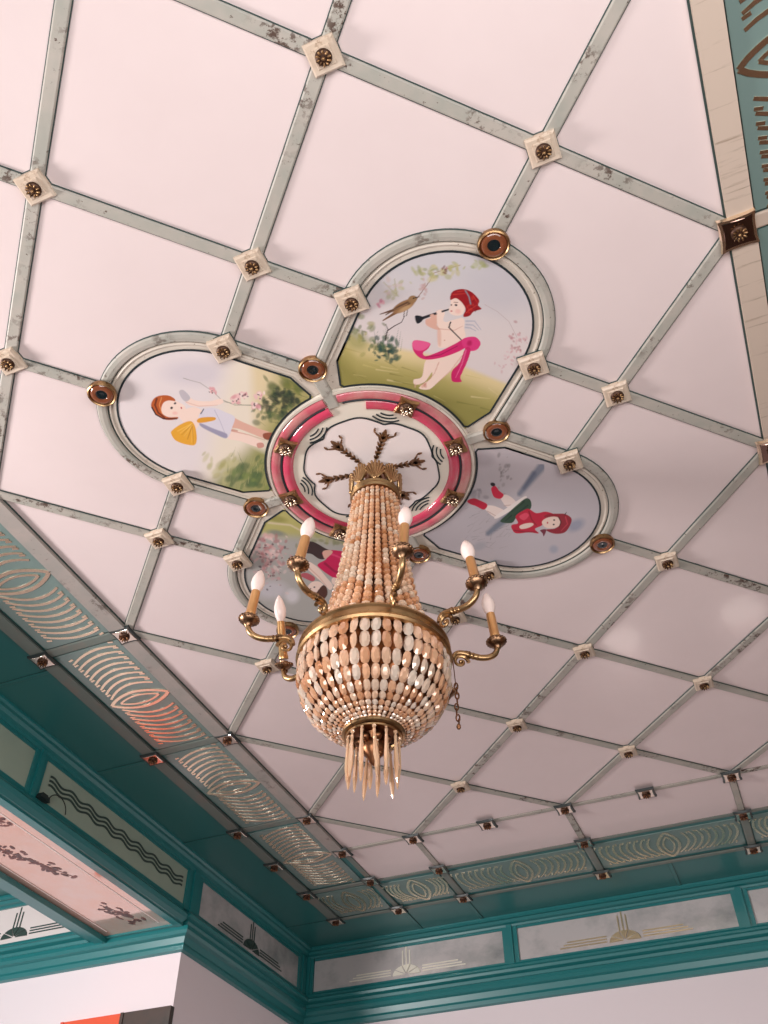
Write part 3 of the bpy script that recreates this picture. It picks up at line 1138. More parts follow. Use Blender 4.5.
    p.stroke([(300, 444), (350, 436), (410, 405)], 4, (164, 16, 76), 3, 0.8)


def paint_left(p):
    X, Y = p.X, p.Y
    p.fill((230, 219, 219))
    q = X * 0.93 + Y * 0.22
    p.blob(330, 150, 150, 60, (206, 198, 206), 0, 0.6)
    p.mix(ss(q, 395, 500), (236, 224, 206))
    p.mix(ss(X * 0.95 - Y * 0.05, 470, 520) * 0.7, (224, 202, 150))
    p.mix(ss(X * 0.9 + Y * 0.3, 560, 660) * 0.85, (164, 158, 96))
    p.mix(ss(X * 0.55 + Y * 0.75, 560, 640) * 0.9 * ss(X, 360, 430), (148, 150, 92))
    p.blob(560, 390, 90, 38, (238, 226, 210), 30, 0.8)
    p.dabs(26, 430, 470, 26, 30, [(196, 190, 140), (170, 165, 105)], (8, 18), 0.5, -60)
    p.dabs(46, 540, 510, 46, 26, [(96, 120, 70), (128, 142, 78), (72, 98, 62)], (9, 22), 0.6, -45)
    p.grass(60, 440, 600, 440, 560, [(70, 96, 56), (120, 135, 76), (190, 185, 130)], (15, 38), -75, 2)
    p.dabs(40, 680, 200, 45, 22, [(120, 126, 66), (160, 150, 84), (90, 104, 60)], (8, 20), 0.6, 35)
    p.dabs(46, 630, 250, 36, 22, [(44, 62, 50), (66, 84, 58), (30, 46, 44)], (7, 16), 0.7)
    p.dabs(26, 605, 300, 36, 16, [(70, 92, 64), (104, 118, 72)], (6, 14), 0.6)
    p.grass(50, 560, 720, 190, 330, [(60, 80, 50), (30, 48, 42), (130, 135, 80)], (18, 44), 15, 2.2)
    p.dabs(24, 700, 330, 30, 30, [(150, 150, 90), (190, 180, 125), (112, 122, 70)], (8, 18), 0.6)
    # flowers on thin stems
    p.stroke([(290, 168), (350, 185), (395, 215), (430, 250), (500, 262), (560, 265)], 1.6, (150, 140, 130))
    p.stroke([(430, 245), (470, 262), (540, 262)], 1.6, (110, 110, 80))
    for x, y, r in ((485, 236, 19), (505, 228, 12), (470, 248, 11), (555, 230, 16), (542, 262, 17), (395, 213, 13)):
        p.dabs(8, x, y, r * 0.5, r * 0.4, [(238, 196, 194), (222, 160, 164), (246, 222, 216)], (r * 0.35, r * 0.6), 0.9)
        p.dabs(3, x, y, r * 0.5, r * 0.4, [(90, 60, 70)], (2.5, 4.5), 0.8)
    # legs
    p.poly([(458, 305), (500, 322), (556, 345), (596, 358), (602, 372), (578, 380), (530, 362), (485, 345), (452, 338)], SKIN2)
    p.poly([(440, 350), (480, 352), (530, 372), (568, 392), (565, 408), (540, 406), (490, 388), (444, 378)], SKIN)
    p.stroke([(458, 352), (520, 366), (575, 384)], 4, SKIN3, 2, 0.7)
    p.stroke([(455, 348), (480, 352)], 10, (196, 130, 112), 4, 0.7)
    p.poly([(570, 362), (598, 358), (606, 370), (588, 384), (572, 378)], (150, 84, 64), 2)
    p.poly([(548, 396), (568, 394), (572, 408), (552, 412)], (206, 150, 136), 2)
    # arm and raised hand
    p.poly([(276, 214), (290, 210), (308, 230), (335, 246), (385, 248), (422, 240), (430, 254), (400, 264), (345, 268), (310, 262), (290, 240)], SKIN)
    p.stroke([(300, 252), (345, 266), (410, 262)], 3, SKIN3, 2, 0.5)
    p.poly([(276, 214), (292, 210), (315, 236), (300, 250), (284, 236)], (188, 182, 190), 2, 0.9)
    # torso and dress
    p.poly([(276, 300), (300, 276), (335, 270), (362, 290), (352, 318), (330, 350), (300, 330)], SKIN)
    p.poly([(345, 300), (366, 276), (400, 272), (440, 288), (470, 304), (462, 338), (442, 378), (395, 358), (352, 330)], (222, 216, 226))
    p.poly([(350, 325), (398, 345), (442, 362), (438, 378), (395, 360), (354, 338)], (150, 146, 172), 4, 0.9)
    p.stroke([(400, 280), (420, 320), (436, 360)], 3, (182, 176, 196), 2, 0.7)
    p.stroke([(352, 292), (362, 276)], 4, (90, 90, 110), 3)
    # golden wing
    p.poly([(250, 352), (280, 330), (316, 318), (332, 338), (338, 378), (332, 400), (314, 402), (285, 395), (262, 384), (250, 366)], (232, 168, 56))
    for k in range(14):
        a = rng.uniform(0, 1)
        p.stroke([(322, 326 + 10 * a), (268 + 60 * a, 352 + 48 * a)], 2.4, [(250, 208, 110), (188, 118, 34), (240, 186, 80)][k % 3], 1.2, 0.8)
    p.poly([(338, 316), (352, 306), (398, 304), (402, 314), (370, 322), (345, 324)], (226, 158, 56), 2)
    # head
    p.poly([(212, 268), (222, 248), (248, 240), (270, 250), (292, 262), (300, 276), (292, 292), (268, 304), (238, 302), (216, 290)], SKIN)
    p.blob(262, 290, 13, 8, (240, 178, 168), 0, 0.6)
    p.blob(250, 272, 6, 5, (36, 30, 34), -25, 1, 0.4)
    p.blob(262, 256, 5.5, 4, (36, 30, 34), -25, 1, 0.4)
    p.blob(284, 272, 5, 3.4, (196, 74, 78), 60, 0.95, 0.4)
    p.poly([(178, 264), (186, 242), (205, 230), (236, 228), (258, 238), (262, 248), (240, 246), (222, 254), (214, 274), (218, 292), (240, 304), (272, 304), (266, 312), (232, 314), (205, 302), (188, 285)], (186, 92, 44))
    p.stroke([(198, 240), (192, 262), (203, 288), (225, 306)], 7, (104, 44, 30), 5, 0.9)
    p.stroke([(215, 236), (207, 262), (216, 290)], 4, (228, 150, 92), 3, 0.8)
    p.stroke([(181, 270), (195, 295), (222, 310), (268, 310)], 5, (66, 30, 32), 4)


def paint_right(p):
    X, Y = p.X, p.Y
    p.fill((206, 196, 200))
    p.mix(ss(Y, 150, 330) * 0.6, (196, 190, 196))
    p.mix(ss(430 - X, 0, 200) * 0.5 * ss(Y, 60, 200), (176, 168, 172))
    p.blob(215, 120, 60, 40, (170, 160, 165), 0, 0.6)
    for (a, b, w, c, o) in (((450, 150), (362, 258), 34, (112, 124, 144), 0.8), ((330, 340), (235, 418), 34, (96, 112, 130), 0.8), ((420, 175), (380, 235), 20, (88, 100, 124), 0.7)):
        p.stroke([a, b], w, c, w * 0.6, o, 14)
    p.blob(590, 385, 50, 30, (150, 156, 176), -30, 0.8)
    p.blob(500, 482, 24, 22, (165, 170, 186), 0, 0.8)
    p.blob(200, 470, 40, 22, (160, 160, 168), -20, 0.6)
    p.dabs(26, 300, 160, 14, 36, [(150, 142, 140), (120, 114, 112)], (3, 10), 0.5, -60)
    p.grass(40, 130, 330, 300, 480, [(130, 124, 126), (160, 150, 150), (100, 98, 102)], (14, 40), -30, 1.8, 0.6)
    p.dabs(14, 180, 255, 24, 10, [(140, 136, 142)], (6, 14), 0.5)
    # legs, stockings, shoes
    p.poly([(284, 268), (312, 262), (346, 288), (340, 306), (312, 312), (294, 292)], (240, 222, 214))
    p.poly([(220, 308), (256, 306), (302, 328), (280, 352), (256, 350), (228, 326)], (240, 222, 214))
    p.stroke([(300, 306), (338, 302)], 4, (190, 158, 150), 3, 0.7)
    p.stroke([(232, 328), (274, 352)], 4, (190, 158, 150), 3, 0.7)
    p.poly([(248, 234), (264, 226), (280, 246), (298, 262), (284, 278), (260, 272), (250, 252)], (206, 30, 66))
    p.poly([(150, 286), (176, 276), (205, 286), (232, 302), (218, 322), (186, 308), (160, 298)], (190, 24, 58))
    p.blob(254, 220, 12, 9, (30, 30, 34), 20, 1, 0.3)
    p.blob(134, 292, 13, 6, (30, 30, 34), -20, 1, 0.3)
    # petticoat and skirt
    p.poly([(378, 270), (390, 276), (345, 312), (305, 340), (268, 358), (262, 350), (310, 315)], (244, 232, 226))
    p.poly([(348, 306), (388, 276), (408, 288), (404, 322), (352, 352), (330, 376), (284, 370), (310, 342)], (44, 76, 56))
    for a, b in (((380, 290), (330, 330)), ((395, 305), (340, 345)), ((330, 345), (305, 368))):
        p.stroke([a, b], 6, (24, 46, 40), 3, 0.8)
    p.stroke([(370, 292), (335, 320)], 4, (92, 122, 84), 2, 0.7)
    # red cape and sleeves
    p.poly([(346, 348), (384, 322), (402, 320), (430, 336), (468, 330), (500, 342), (470, 362), (452, 386), (424, 400), (440, 418), (400, 414), (350, 418), (332, 402), (330, 384), (356, 376)], (198, 26, 60))
    p.poly([(360, 350), (385, 335), (400, 345), (380, 365)], (236, 84, 110), 3, 0.8)
    p.stroke([(400, 330), (410, 360), (430, 385)], 6, (140, 10, 36), 4, 0.8)
    p.stroke([(340, 405), (380, 412), (430, 412)], 5, (140, 10, 36), 4, 0.8)
    p.poly([(362, 388), (385, 378), (412, 376), (418, 384), (396, 396), (368, 400)], (242, 214, 202))
    p.poly([(445, 405), (470, 402), (460, 430), (455, 418)], (120, 40, 60), 2)
    # head and hood
    p.poly([(462, 352), (478, 340), (520, 338), (548, 340), (572, 358), (566, 386), (545, 414), (510, 420), (480, 412), (470, 402), (505, 398), (520, 380), (515, 358)], (152, 26, 46))
    p.stroke([(548, 352), (556, 380), (530, 408)], 6, (206, 66, 82), 3, 0.8)
    p.poly([(452, 372), (470, 356), (500, 350), (522, 356), (526, 376), (516, 392), (488, 398), (464, 392)], (246, 218, 204))
    p.blob(502, 364, 5, 4, (36, 30, 36), 0, 1, 0.4)
    p.blob(500, 382, 5, 4, (36, 30, 36), 0, 1, 0.4)
    p.blob(475, 375, 4, 5, (196, 60, 72), 0, 0.95, 0.4)
    p.stroke([(520, 352), (530, 372), (522, 394)], 5, (96, 36, 36), 4)
    p.stroke([(545, 342), (552, 332)], 4, (52, 30, 40), 2)


def paint_down(p):
    X, Y = p.X, p.Y
    p.fill((188, 184, 176))
    p.mix(ss(260 - Y + X * 0.12, -30, 40), (186, 180, 112))
    p.blob(330, 185, 90, 30, (150, 146, 78), 10, 0.8)
    p.stroke([(280, 210), (420, 225), (560, 300)], 14, (222, 206, 176), 10, 0.7, 8)
    p.mix(ss(Y, 250, 330) * 0.5, (166, 166, 164))
    p.blob(330, 275, 80, 26, (120, 128, 130), 10, 0.7)
    p.blob(300, 640, 140, 80, (210, 205, 212), 0, 0.7)
    p.blob(430, 680, 60, 60, (230, 225, 230), 0, 0.7)
    p.dabs(90, 275, 400, 62, 60, [(226, 178, 176), (206, 146, 146), (236, 208, 202), (178, 112, 116)], (8, 20), 0.6)
    p.dabs(50, 300, 500, 60, 70, [(206, 166, 168), (150, 112, 116), (230, 204, 200)], (6, 14), 0.5)
    p.dabs(34, 290, 440, 66, 90, [(72, 56, 66), (110, 76, 80)], (4, 9), 0.7)
    p.dabs(30, 640, 300, 90, 40, [(160, 160, 100), (120, 126, 76)], (10, 24), 0.5)
    # reclining child in red
    p.poly([(500, 345), (560, 330), (640, 372), (690, 400), (640, 440), (600, 440), (555, 410), (515, 400)], (62, 46, 46))
    p.poly([(620, 405), (660, 385), (760, 395), (820, 440), (830, 560), (760, 575), (690, 560), (600, 495), (600, 470), (650, 440)], (206, 24, 86))
    p.stroke([(640, 470), (700, 520), (770, 540)], 16, (150, 10, 60), 10, 0.8, 4)
    p.stroke([(680, 410), (760, 440)], 14, (236, 80, 130), 8, 0.7, 4)
    p.poly([(625, 395), (665, 384), (690, 396), (670, 420), (638, 440)], SKIN2)
    p.poly([(520, 470), (545, 462), (600, 500), (650, 560), (690, 610), (672, 640), (630, 600), (570, 545), (530, 505)], SKIN)
    p.stroke([(540, 500), (600, 555), (650, 615)], 7, SKIN3, 4, 0.6, 4)
    p.poly([(470, 545), (520, 530), (575, 560), (560, 585), (500, 560)], (186, 90, 100))
    p.poly([(530, 620), (555, 590), (600, 585), (630, 610), (620, 650), (570, 668), (540, 655)], SKIN)
    p.blob(572, 622, 7, 6, (40, 30, 34), 0, 1, 0.4)
    p.blob(548, 632, 5, 5, (60, 40, 40), 0, 1, 0.4)
    p.poly([(590, 650), (625, 610), (650, 625), (655, 670), (620, 705), (560, 690), (570, 672)], (84, 48, 38))
    p.poly([(690, 560), (760, 575), (860, 560), (960, 600), (950, 640), (840, 620), (700, 610)], SKIN)
    p.poly([(840, 470), (900, 450), (1000, 480), (990, 520), (900, 500), (830, 530)], SKIN2)


painters = {'up': (paint_up, (340, 230, 3.4909), 0.98, 'round-topped painting of a red-haired cherub piping to a bird'),
            'left': (paint_left, (100, 330, 3.4909), 1.0, 'round-ended painting of a golden-winged child with flowers'),
            'right': (paint_right, (430, 430, 4.042), 0.95, 'round-ended painting of a child in a red hood and green skirt'),
            'down': (paint_down, (225, 490, 6.4), 0.95, 'painting of a child in a red dress among pink flowers, partly behind the chandelier')}

pm = bpy.data.materials.new('hand_painted_glass')
pm.use_nodes = True
nt = pm.node_tree
b = nt.nodes['Principled BSDF']
b.inputs['Roughness'].default_value = 0.4
b.inputs['Coat Weight'].default_value = 0.25
b.inputs['Coat Roughness'].default_value = 0.05
at_ = nt.nodes.new('ShaderNodeAttribute')
at_.attribute_name = 'paint'
nt.links.new(at_.outputs['Color'], b.inputs['Base Color'])

NT, NS = 250, 300
for key, dirn in LOBES.items():
    fn, (ox, oy, sc), gain, label = painters[key]
    cx, cy = lobe_xy(dirn, 0, 1.0)
    t = thing('painted_panel', label, 'painting', (cx, cy, 0.0), 0, 'paintings of the quatrefoil')
    ts = np.linspace(-HW, HW, NT)
    lo = np.array([low_edge(q) for q in ts])
    hi = 1.0 + np.sqrt(np.maximum(HW * HW - ts * ts, 0)) + 0.0
    f = np.linspace(0, 1, NS)
    TT = np.repeat(ts[:, None], NS, 1)
    SSS = lo[:, None] + (hi - lo)[:, None] * f[None, :]
    du, dv = dirn
    Ug = du * SSS + dv * TT
    Vg = dv * SSS - du * TT
    Xg, Yg = (Ug + Vg) / R2, (Ug - Vg) / R2
    PX, PY = photo_px(Xg, Yg, -0.016)
    p = Paint((PX - ox) * sc, (PY - oy) * sc)
    fn(p)
    col = np.clip(p.c * gain, 0, 1)
    vs = np.stack([(Xg - cx) * S, (Yg - cy) * S, np.full(Xg.shape, -0.016 * S)], -1).reshape(-1, 3)
    idx = np.arange(NT * NS).reshape(NT, NS)
    fs = np.stack([idx[:-1, :-1], idx[1:, :-1], idx[1:, 1:], idx[:-1, 1:]], -1).reshape(-1, 4)
    me = bpy.data.meshes.new('canvas')
    me.from_pydata(vs.tolist(), [], fs.tolist())
    me.materials.append(pm)
    ca = me.color_attributes.new('paint', 'FLOAT_COLOR', 'POINT')
    rgba = np.concatenate([col.reshape(-1, 3), np.ones((NT * NS, 1))], 1).astype(np.float32)
    ca.data.foreach_set('color', rgba.ravel())
    # face the room
    if me.polygons[len(me.polygons) // 2].normal.z > 0:
        me.flip_normals()
    o = bpy.data.objects.new('canvas', me)
    COL.objects.link(o)
    o.parent = t
    # cream mount behind the picture, thin black outline
    mb = MB()
    out = u_path(0.487, 0.492) + [(0.603 * math.sin(q), 0.603 * math.cos(q)) for q in np.linspace(0.772, -0.772, 25)]
    poly = [lobe_xy(dirn, a, s_) for a, s_ in out]
    mb.prism([(x - cx, y - cy) for x, y in poly], -0.006 - 0.0004 * list(LOBES).index(key), -0.0125 - 0.0004 * list(LOBES).index(key))
    mb.build('mount', 'cream', t)
    outline = u_path(HW - 0.004, 0.63)[0:]
    lowpts = [(q, low_edge(q) + 0.004) for q in np.linspace(HW - 0.03, -HW + 0.03, 40)]
    loop = [lobe_xy(dirn, a, s_) for a, s_ in outline + lowpts]
    mb = MB()
    ribbon_loop(mb, [(x - cx, y - cy) for x, y in loop], 0.0105, -0.0155, -0.0185)
    mb.build('outline', 'line', t)
    mb = MB()
    FR = [(-0.027, 0.0), (-0.027, -0.014), (-0.020, -0.021), (0.0, -0.024), (0.020, -0.021), (0.027, -0.014), (0.027, 0.0)]
    FD = [(-0.0305, 0.0), (-0.0305, -0.009), (0.0305, -0.009), (0.0305, 0.0)]
    mid = [(*[a - b for a, b in zip(lobe_xy(dirn, a_, s_), (cx, cy))], -0.006) for a_, s_ in u_path(0.520, 0.556)]
    mb.sweep(mid, FR, 0)
    mb.sweep(mid, FD, 1)
    inn = [(*[a - b for a, b in zip(lobe_xy(dirn, a_, s_), (cx, cy))], -0.006) for a_, s_ in u_path(0.476, 0.52)]
    mb.sweep(inn, [(-0.008, 0), (-0.008, -0.010), (0.0, -0.014), (0.008, -0.010), (0.008, 0)], 2)
    mb.build('moulded_frame', ['sage', 'edge', 'cream'], t, smooth=False)

# ================================================================== MEDALLION
t = thing('ceiling_medallion', 'round cream medallion with red glass ring above the chandelier', 'medallion', (0, 0, 0))
mb = MB()
mb.lathe([(0, -0.020), (0.55, -0.020), (0.590, -0.018), (0.598, -0.008), (0.598, 0.0)], 96)
mb.build('disc', 'disc', t, smooth=True)


def cloud_r(a):
    """six soft bays meeting at six inward dents"""
    k = ((math.degrees(a) - 5) % 60) / 60.0
    return 0.348 + 0.042 * math.sin(PI * k) ** 0.7 + 0.006 * math.sin(a * 3 + 1) + 0.004 * math.sin(a * 13)


NA = 180
cp = [(cloud_r(2 * PI * k / NA) * math.cos(2 * PI * k / NA), cloud_r(2 * PI * k / NA) * math.sin(2 * PI * k / NA)) for k in range(NA)]
mb = MB()
mb.prism(cp, -0.019, -0.0225)
mb.build('pale_centre', 'cloud', t)
mb = MB()
ribbon_loop(mb, cp, 0.0085, -0.021, -0.0255)
for k in range(6):
    a = math.radians(5 + 60 * k)
    cxa, cya = 0.50 * math.cos(a), 0.50 * math.sin(a)
    for rr, hw_ in ((0.132, 34), (0.110, 31), (0.088, 24)):
        strip(mb, [(cxa + rr * math.cos(a + PI + math.radians(w_)), cya + rr * math.sin(a + PI + math.radians(w_))) for w_ in np.linspace(-hw_, hw_, 11)], 0.0075, -0.0195, -0.024)
mb.build('black_line_work', 'line', t)
for k in range(6):
    a = math.radians(-52 + 60 * k)
    mb = MB()
    T = Matrix.Rotation(a, 4, 'Z')

    def lf(x0, y0, x1, y1, w_):
        n = 6
        pts = [(x0 + (x1 - x0) * q, y0 + (y1 - y0) * q) for q in np.linspace(0, 1, n)]
        ws = [w_ * (0.35 + 1.0 * math.sin(PI * min(q * 0.9 + 0.1, 1))) for q in np.linspace(0, 1, n)]
        m2 = MB()
        strip(m2, pts, ws, -0.0215, -0.028)
        mb.add(m2.v, m2.f, 0, T)
    lf(0.05, 0, 0.285, 0, 0.010)
    for i in range(6):
        x = 0.10 + 0.030 * i
        l_ = 0.020 + 0.0035 * i
        for sg in (-1, 1):
            lf(x, 0, x + l_, sg * l_ * 0.72, 0.0095)
    lf(0.245, 0, 0.285, 0.058, 0.0085)
    lf(0.245, 0, 0.285, -0.058, 0.0085)
    lf(0.285, 0.058, 0.312, 0.060, 0.0085)
    lf(0.285, -0.058, 0.312, -0.060, 0.0085)
    lf(0.25, 0, 0.315, 0, 0.020)
    mb.build('leaf_spray', 'leaf', t)
# cranberry ring: two glass beads with a dark groove, inner bead broken once
mb = MB()


def ring_bead(rc, hw_, a0, a1, h, mi):
    n = 120
    closed = a1 - a0 > 359.9
    path = [(rc * math.cos(math.radians(a)), rc * math.sin(math.radians(a)), -0.020) for a in np.linspace(a0, a1, n, endpoint=not closed)]
    prof = [(hw_ * math.cos(q), -h * math.sin(q)) for q in np.linspace(0, PI, 9)]
    mb.sweep(path, prof, mi, closed=closed)


ring_bead(0.543, 0.029, -86, 266, 0.018, 2)
ring_bead(0.475, 0.031, -70, 266, 0.018, 0)
ring_bead(0.511, 0.008, -84, 264, 0.012, 1)
mb.build('red_glass_ring', ['red', 'line', 'redpale'], t, smooth=True)
mb = MB()
mb.sweep([(0.582 * math.cos(a), 0.582 * math.sin(a), -0.018) for a in np.linspace(0, 2 * PI, 96, endpoint=False)], [(-0.008, 0), (-0.006, -0.014), (0.006, -0.014), (0.008, 0)], 0, closed=True)
mb.build('rim', 'cream', t, smooth=True)
# short bars from the inner round bosses to the ring
for k in range(4):
    a = k * PI / 2
    r0 = 0.50 if k == 3 else 0.575
    p0 = (r0 * math.cos(a), r0 * math.sin(a))
    p1 = (0.72 * math.cos(a), 0.72 * math.sin(a))
    mb = MB()
    mb.sweep([(*p0, -0.014), (*p1, -0.014)], [(x_, z_ * 1.3) for x_, z_ in BAT])
    trim(mb, 'sage')


# ================================================================== BOSSES
def rosette(mb, z, r, h, mi=0, n=40, petals=10, dark=None):
    """fluted dome: a dark cup, ten raised petals and a bud"""
    dk = mi if dark is None else dark
    mb.lathe([(r * 1.06, z), (r * 1.04, z - h * 0.22), (r * 0.9, z - h * 0.42), (r * 0.55, z - h * 0.66), (0.0005, z - h * 0.72)], 28, dk)
    for k in range(petals):
        T = Matrix.Rotation(2 * PI * k / petals, 4, 'Z') @ Matrix.Translation((r * 0.66, 0, z - h * 0.60)) @ Matrix.Rotation(math.radians(32), 4, 'Y')
        mb.ball((0, 0, 0), (r * 0.42, r * 0.165, r * 0.17), 8, 6, mi, T)
    mb.ball((0, 0, z - h * 0.86), (r * 0.25, r * 0.25, r * 0.24), 10, 6, mi)


def make_square_boss(half=0.066):
    t = thing('square_boss', 'x', 'boss', (0, 0, 0))
    mb = MB()
    a = half
    sq = lambda q: [(-q, -q), (q, -q), (q, q), (-q, q)]
    mb.prism(sq(a), -0.006, -0.034, 0)
    mb.prism(sq(a), -0.034, -0.043, 0, None, 0.012)
    mb.prism(sq(a * 0.64), -0.042, -0.048, 0, None, 0.006)
    mb.build('plate', 'ivory', t)
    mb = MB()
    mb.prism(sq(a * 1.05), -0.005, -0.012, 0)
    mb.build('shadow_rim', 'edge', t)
    mb = MB()
    rosette(mb, -0.047, 0.033, 0.026, 0, 40, 10, 1)
    mb.build('rosette', ['gold', 'darkbronze'], t, smooth=True)
    return t


def make_mirror_boss(half=0.074, plate='pewter', rim='darkrim'):
    t = thing('mirror_boss', 'x', 'boss', (0, 0, 0))
    mb = MB()
    a = half
    corner = []
    for k in range(4):
        c0 = math.radians(45 + 90 * k)
        corner.append((a * 1.52 * math.cos(c0), a * 1.52 * math.sin(c0)))
        for q in (0.2, 0.5, 0.8):
            c1 = math.radians(45 + 90 * (k + 1))
            x = a * 1.42 * (math.cos(c0) * (1 - q) + math.cos(c1) * q)
            y = a * 1.42 * (math.sin(c0) * (1 - q) + math.sin(c1) * q)
            corner.append((x, y))
    mb.prism(corner, -0.022, -0.040, 0, None, 0.006)
    mb.build('rim', rim, t)
    mb = MB()
    mb.prism([(x * 0.80, y * 0.80) for x, y in corner], -0.039, -0.043, 0, None, 0.004)
    mb.build('mirror_plate', plate, t)
    mb = MB()
    rosette(mb, -0.043, 0.035, 0.026, 0, 40, 10, 1)
    mb.build('rosette', ['gold' if plate != 'pewter' else 'bronze', 'darkbronze'], t, smooth=True)
    return t


def make_round_boss():
    t = thing('round_boss', 'x', 'boss', (0, 0, 0))
    mb = MB()
    mb.lathe([(0.074, -0.006), (0.077, -0.022), (0.075, -0.034), (0.069, -0.038), (0.064, -0.034), (0.062, -0.024), (0.0, -0.024)], 40)
    mb.build('gilt_rim', 'gold', t, smooth=True)
    mb = MB()
    mb.lathe([(0.063, -0.025), (0.056, -0.035), (0.044, -0.039), (0.032, -0.036), (0.028, -0.029)], 40)
    mb.build('amber_ring', 'amber', t, smooth=True)
    mb = MB()
    mb.lathe([(0.032, -0.031), (0.026, -0.033), (0.012, -0.031), (0.0005, -0.030)], 32)
    mb.build('dark_centre', 'black', t, smooth=True)
    return t


SQ = {(-2, 1): 'ivory square boss nearest the upper left photo edge',
      (-1, 2): 'ivory square boss at the top, left of centre',
      (0, 2): 'ivory square boss at the top, on the batten beyond the upper lobe tip',
      (-2, 0): 'ivory square boss at the left photo edge, in line with the left lobe tip',
      (-1, 1): 'ivory square boss at the outer corner of the pink square between upper and left lobes',
      (1, 1): 'ivory square boss at the outer corner of the pink square between upper and right lobes',
      (-0.5, 1): 'ivory square boss on the upper lobe frame by the painted bird',
      (0.5, 1): 'ivory square boss on the right side of the upper lobe frame',
      (-1, 0.5): 'ivory square boss on the upper side of the left lobe frame',
      (-1, -0.5): 'ivory square boss on the lower side of the left lobe frame',
      (1, 0.5): 'greyish square boss on the upper side of the right lobe frame',
      (1, -0.5): 'greyish square boss on the lower side of the right lobe frame, behind a candle arm',
      (-0.5, -1): 'ivory square boss on the left side of the lobe with pink flowers',
      (-1, -1): 'ivory square boss below the left lobe, where two battens cross over the pink field',
      (2, 0): 'greyish square boss on the batten beyond the right lobe tip',
      (1, -1): 'greyish square boss half hidden behind the scroll of a right candle arm',
      (2, -1): 'greyish square boss right of the chandelier, between its lowest right candle and the photo edge',
      (2, -2): 'small greyish square boss lower right of the chandelier bowl, nearest to it',
      (3, -1): 'greyish square boss furthest right on the dim part of the pink field',
      (3, -2): 'small greyish square boss one crossing above the far border row, right of centre',
      (0, -2): 'square boss partly hidden by the left candle arms beside the chandelier bowl',
      (2, -3): 'small dark square boss below right of the hanging prisms'}
proto = make_square_boss()
first = True
for (u, v), lb in SQ.items():
    q = UV(u, v)
    if first:
        proto.location = W(q.x, q.y, 0)
        proto['label'] = lb
        proto['group'] = 'square rosette bosses'
        first = False
    else:
        copy_tree(proto, (q.x, q.y, -0.016 if abs(u) == 0.5 or abs(v) == 0.5 else 0), 0, lb, 'square rosette bosses')

MIR = [((-XI - 0.02, 0.714, 0), 'bright mirror-plated boss between two left fretwork panels, on the inner border'),
       ((-XI - 0.02, 2.128, 0), 'mirror-plated boss on the left inner border, left of the chandelier bottom'),
       ((-XI - 0.02, 3.536, 0), 'mirror-plated boss on the left inner border next before the far corner of the pink field'),
       ((-XI, YI, 0), 'mirror-plated boss at the far left corner of the pink field'),
       ((-2.835, 0.733, 0), 'mirror-plated boss on the outer left border, nearest the left photo edge'),
       ((-2.835, 2.15, 0), 'mirror-plated boss on the outer left border above the wavy-lined panel end'),
       ((-2.835, 3.536, 0), 'dim mirror-plated boss on the outer left border, third from the photo edge'),
       ((-2.835, 4.25, 0), 'dim mirror-plated boss on the outer left border, fourth from the photo edge'),
       ((-2.835, 4.95, 0), 'dim mirror-plated boss on the outer left border beside the corner fretwork square'),
       ((-2.835, 5.64, 0), 'dark boss at the outermost far left corner of the ceiling borders'),
       ((-1.414, YI, 0), 'mirror-plated boss on the first far row, first after the corner'),
       ((-0.707, YI, 0), 'mirror-plated boss on the first far row, second after the corner'),
       ((0.0, YI, 0), 'mirror-plated boss on the first far row, where the middle cross bar starts'),
       ((0.707, YI, 0), 'mirror-plated boss on the first far row, alone between two cross bars at right'),
       ((1.414, YI, 0), 'mirror-plated boss on the first far row, last before the right photo edge'),
       ((-XI, 4.90, 0), 'mirror-plated boss on the second far row, at the left end'),
       ((-1.414, 4.92, 0), 'mirror-plated boss on the second far row, above the second far fretwork panel'),
       ((0.0, 4.93, 0), 'mirror-plated boss on the second far row, middle of the row'),
       ((1.414, 4.96, 0), 'mirror-plated boss on the second far row, nearest the right photo edge'),
       ((-XI, 5.63, 0), 'dark boss on the outermost far row, leftmost over the white-fan frieze panel'),
       ((-1.414, 5.62, 0), 'dark boss on the outermost far row, over the right end of the white-fan panel'),
       ((0.0, 5.64, 0), 'dark boss on the outermost far row, over the golden-fan panel'),
       ((1.414, 5.66, 0), 'dark boss on the outermost far row, nearest the right photo edge')]
proto = make_mirror_boss()
for i, (loc, lb) in enumerate(MIR):
    if i == 0:
        proto.location = W(*loc)
        proto['label'] = lb
        proto['group'] = 'mirror-plated border bosses'
    else:
        copy_tree(proto, loc, 0, lb, 'mirror-plated border bosses')
protor = make_mirror_boss(0.082, 'mirrordark', 'brass')
protor.location = W(XI + 0.012, -0.707, -0.012)
protor['label'] = 'dark brown mirror-plated boss on the right beige border, the upper one'
protor['group'] = 'bronze bosses of the right border'
copy_tree(protor, (XI + 0.012, 0.707, -0.012), 0, 'dark-reflecting mirror-plated boss cut by the right photo edge halfway down', 'bronze bosses of the right border')

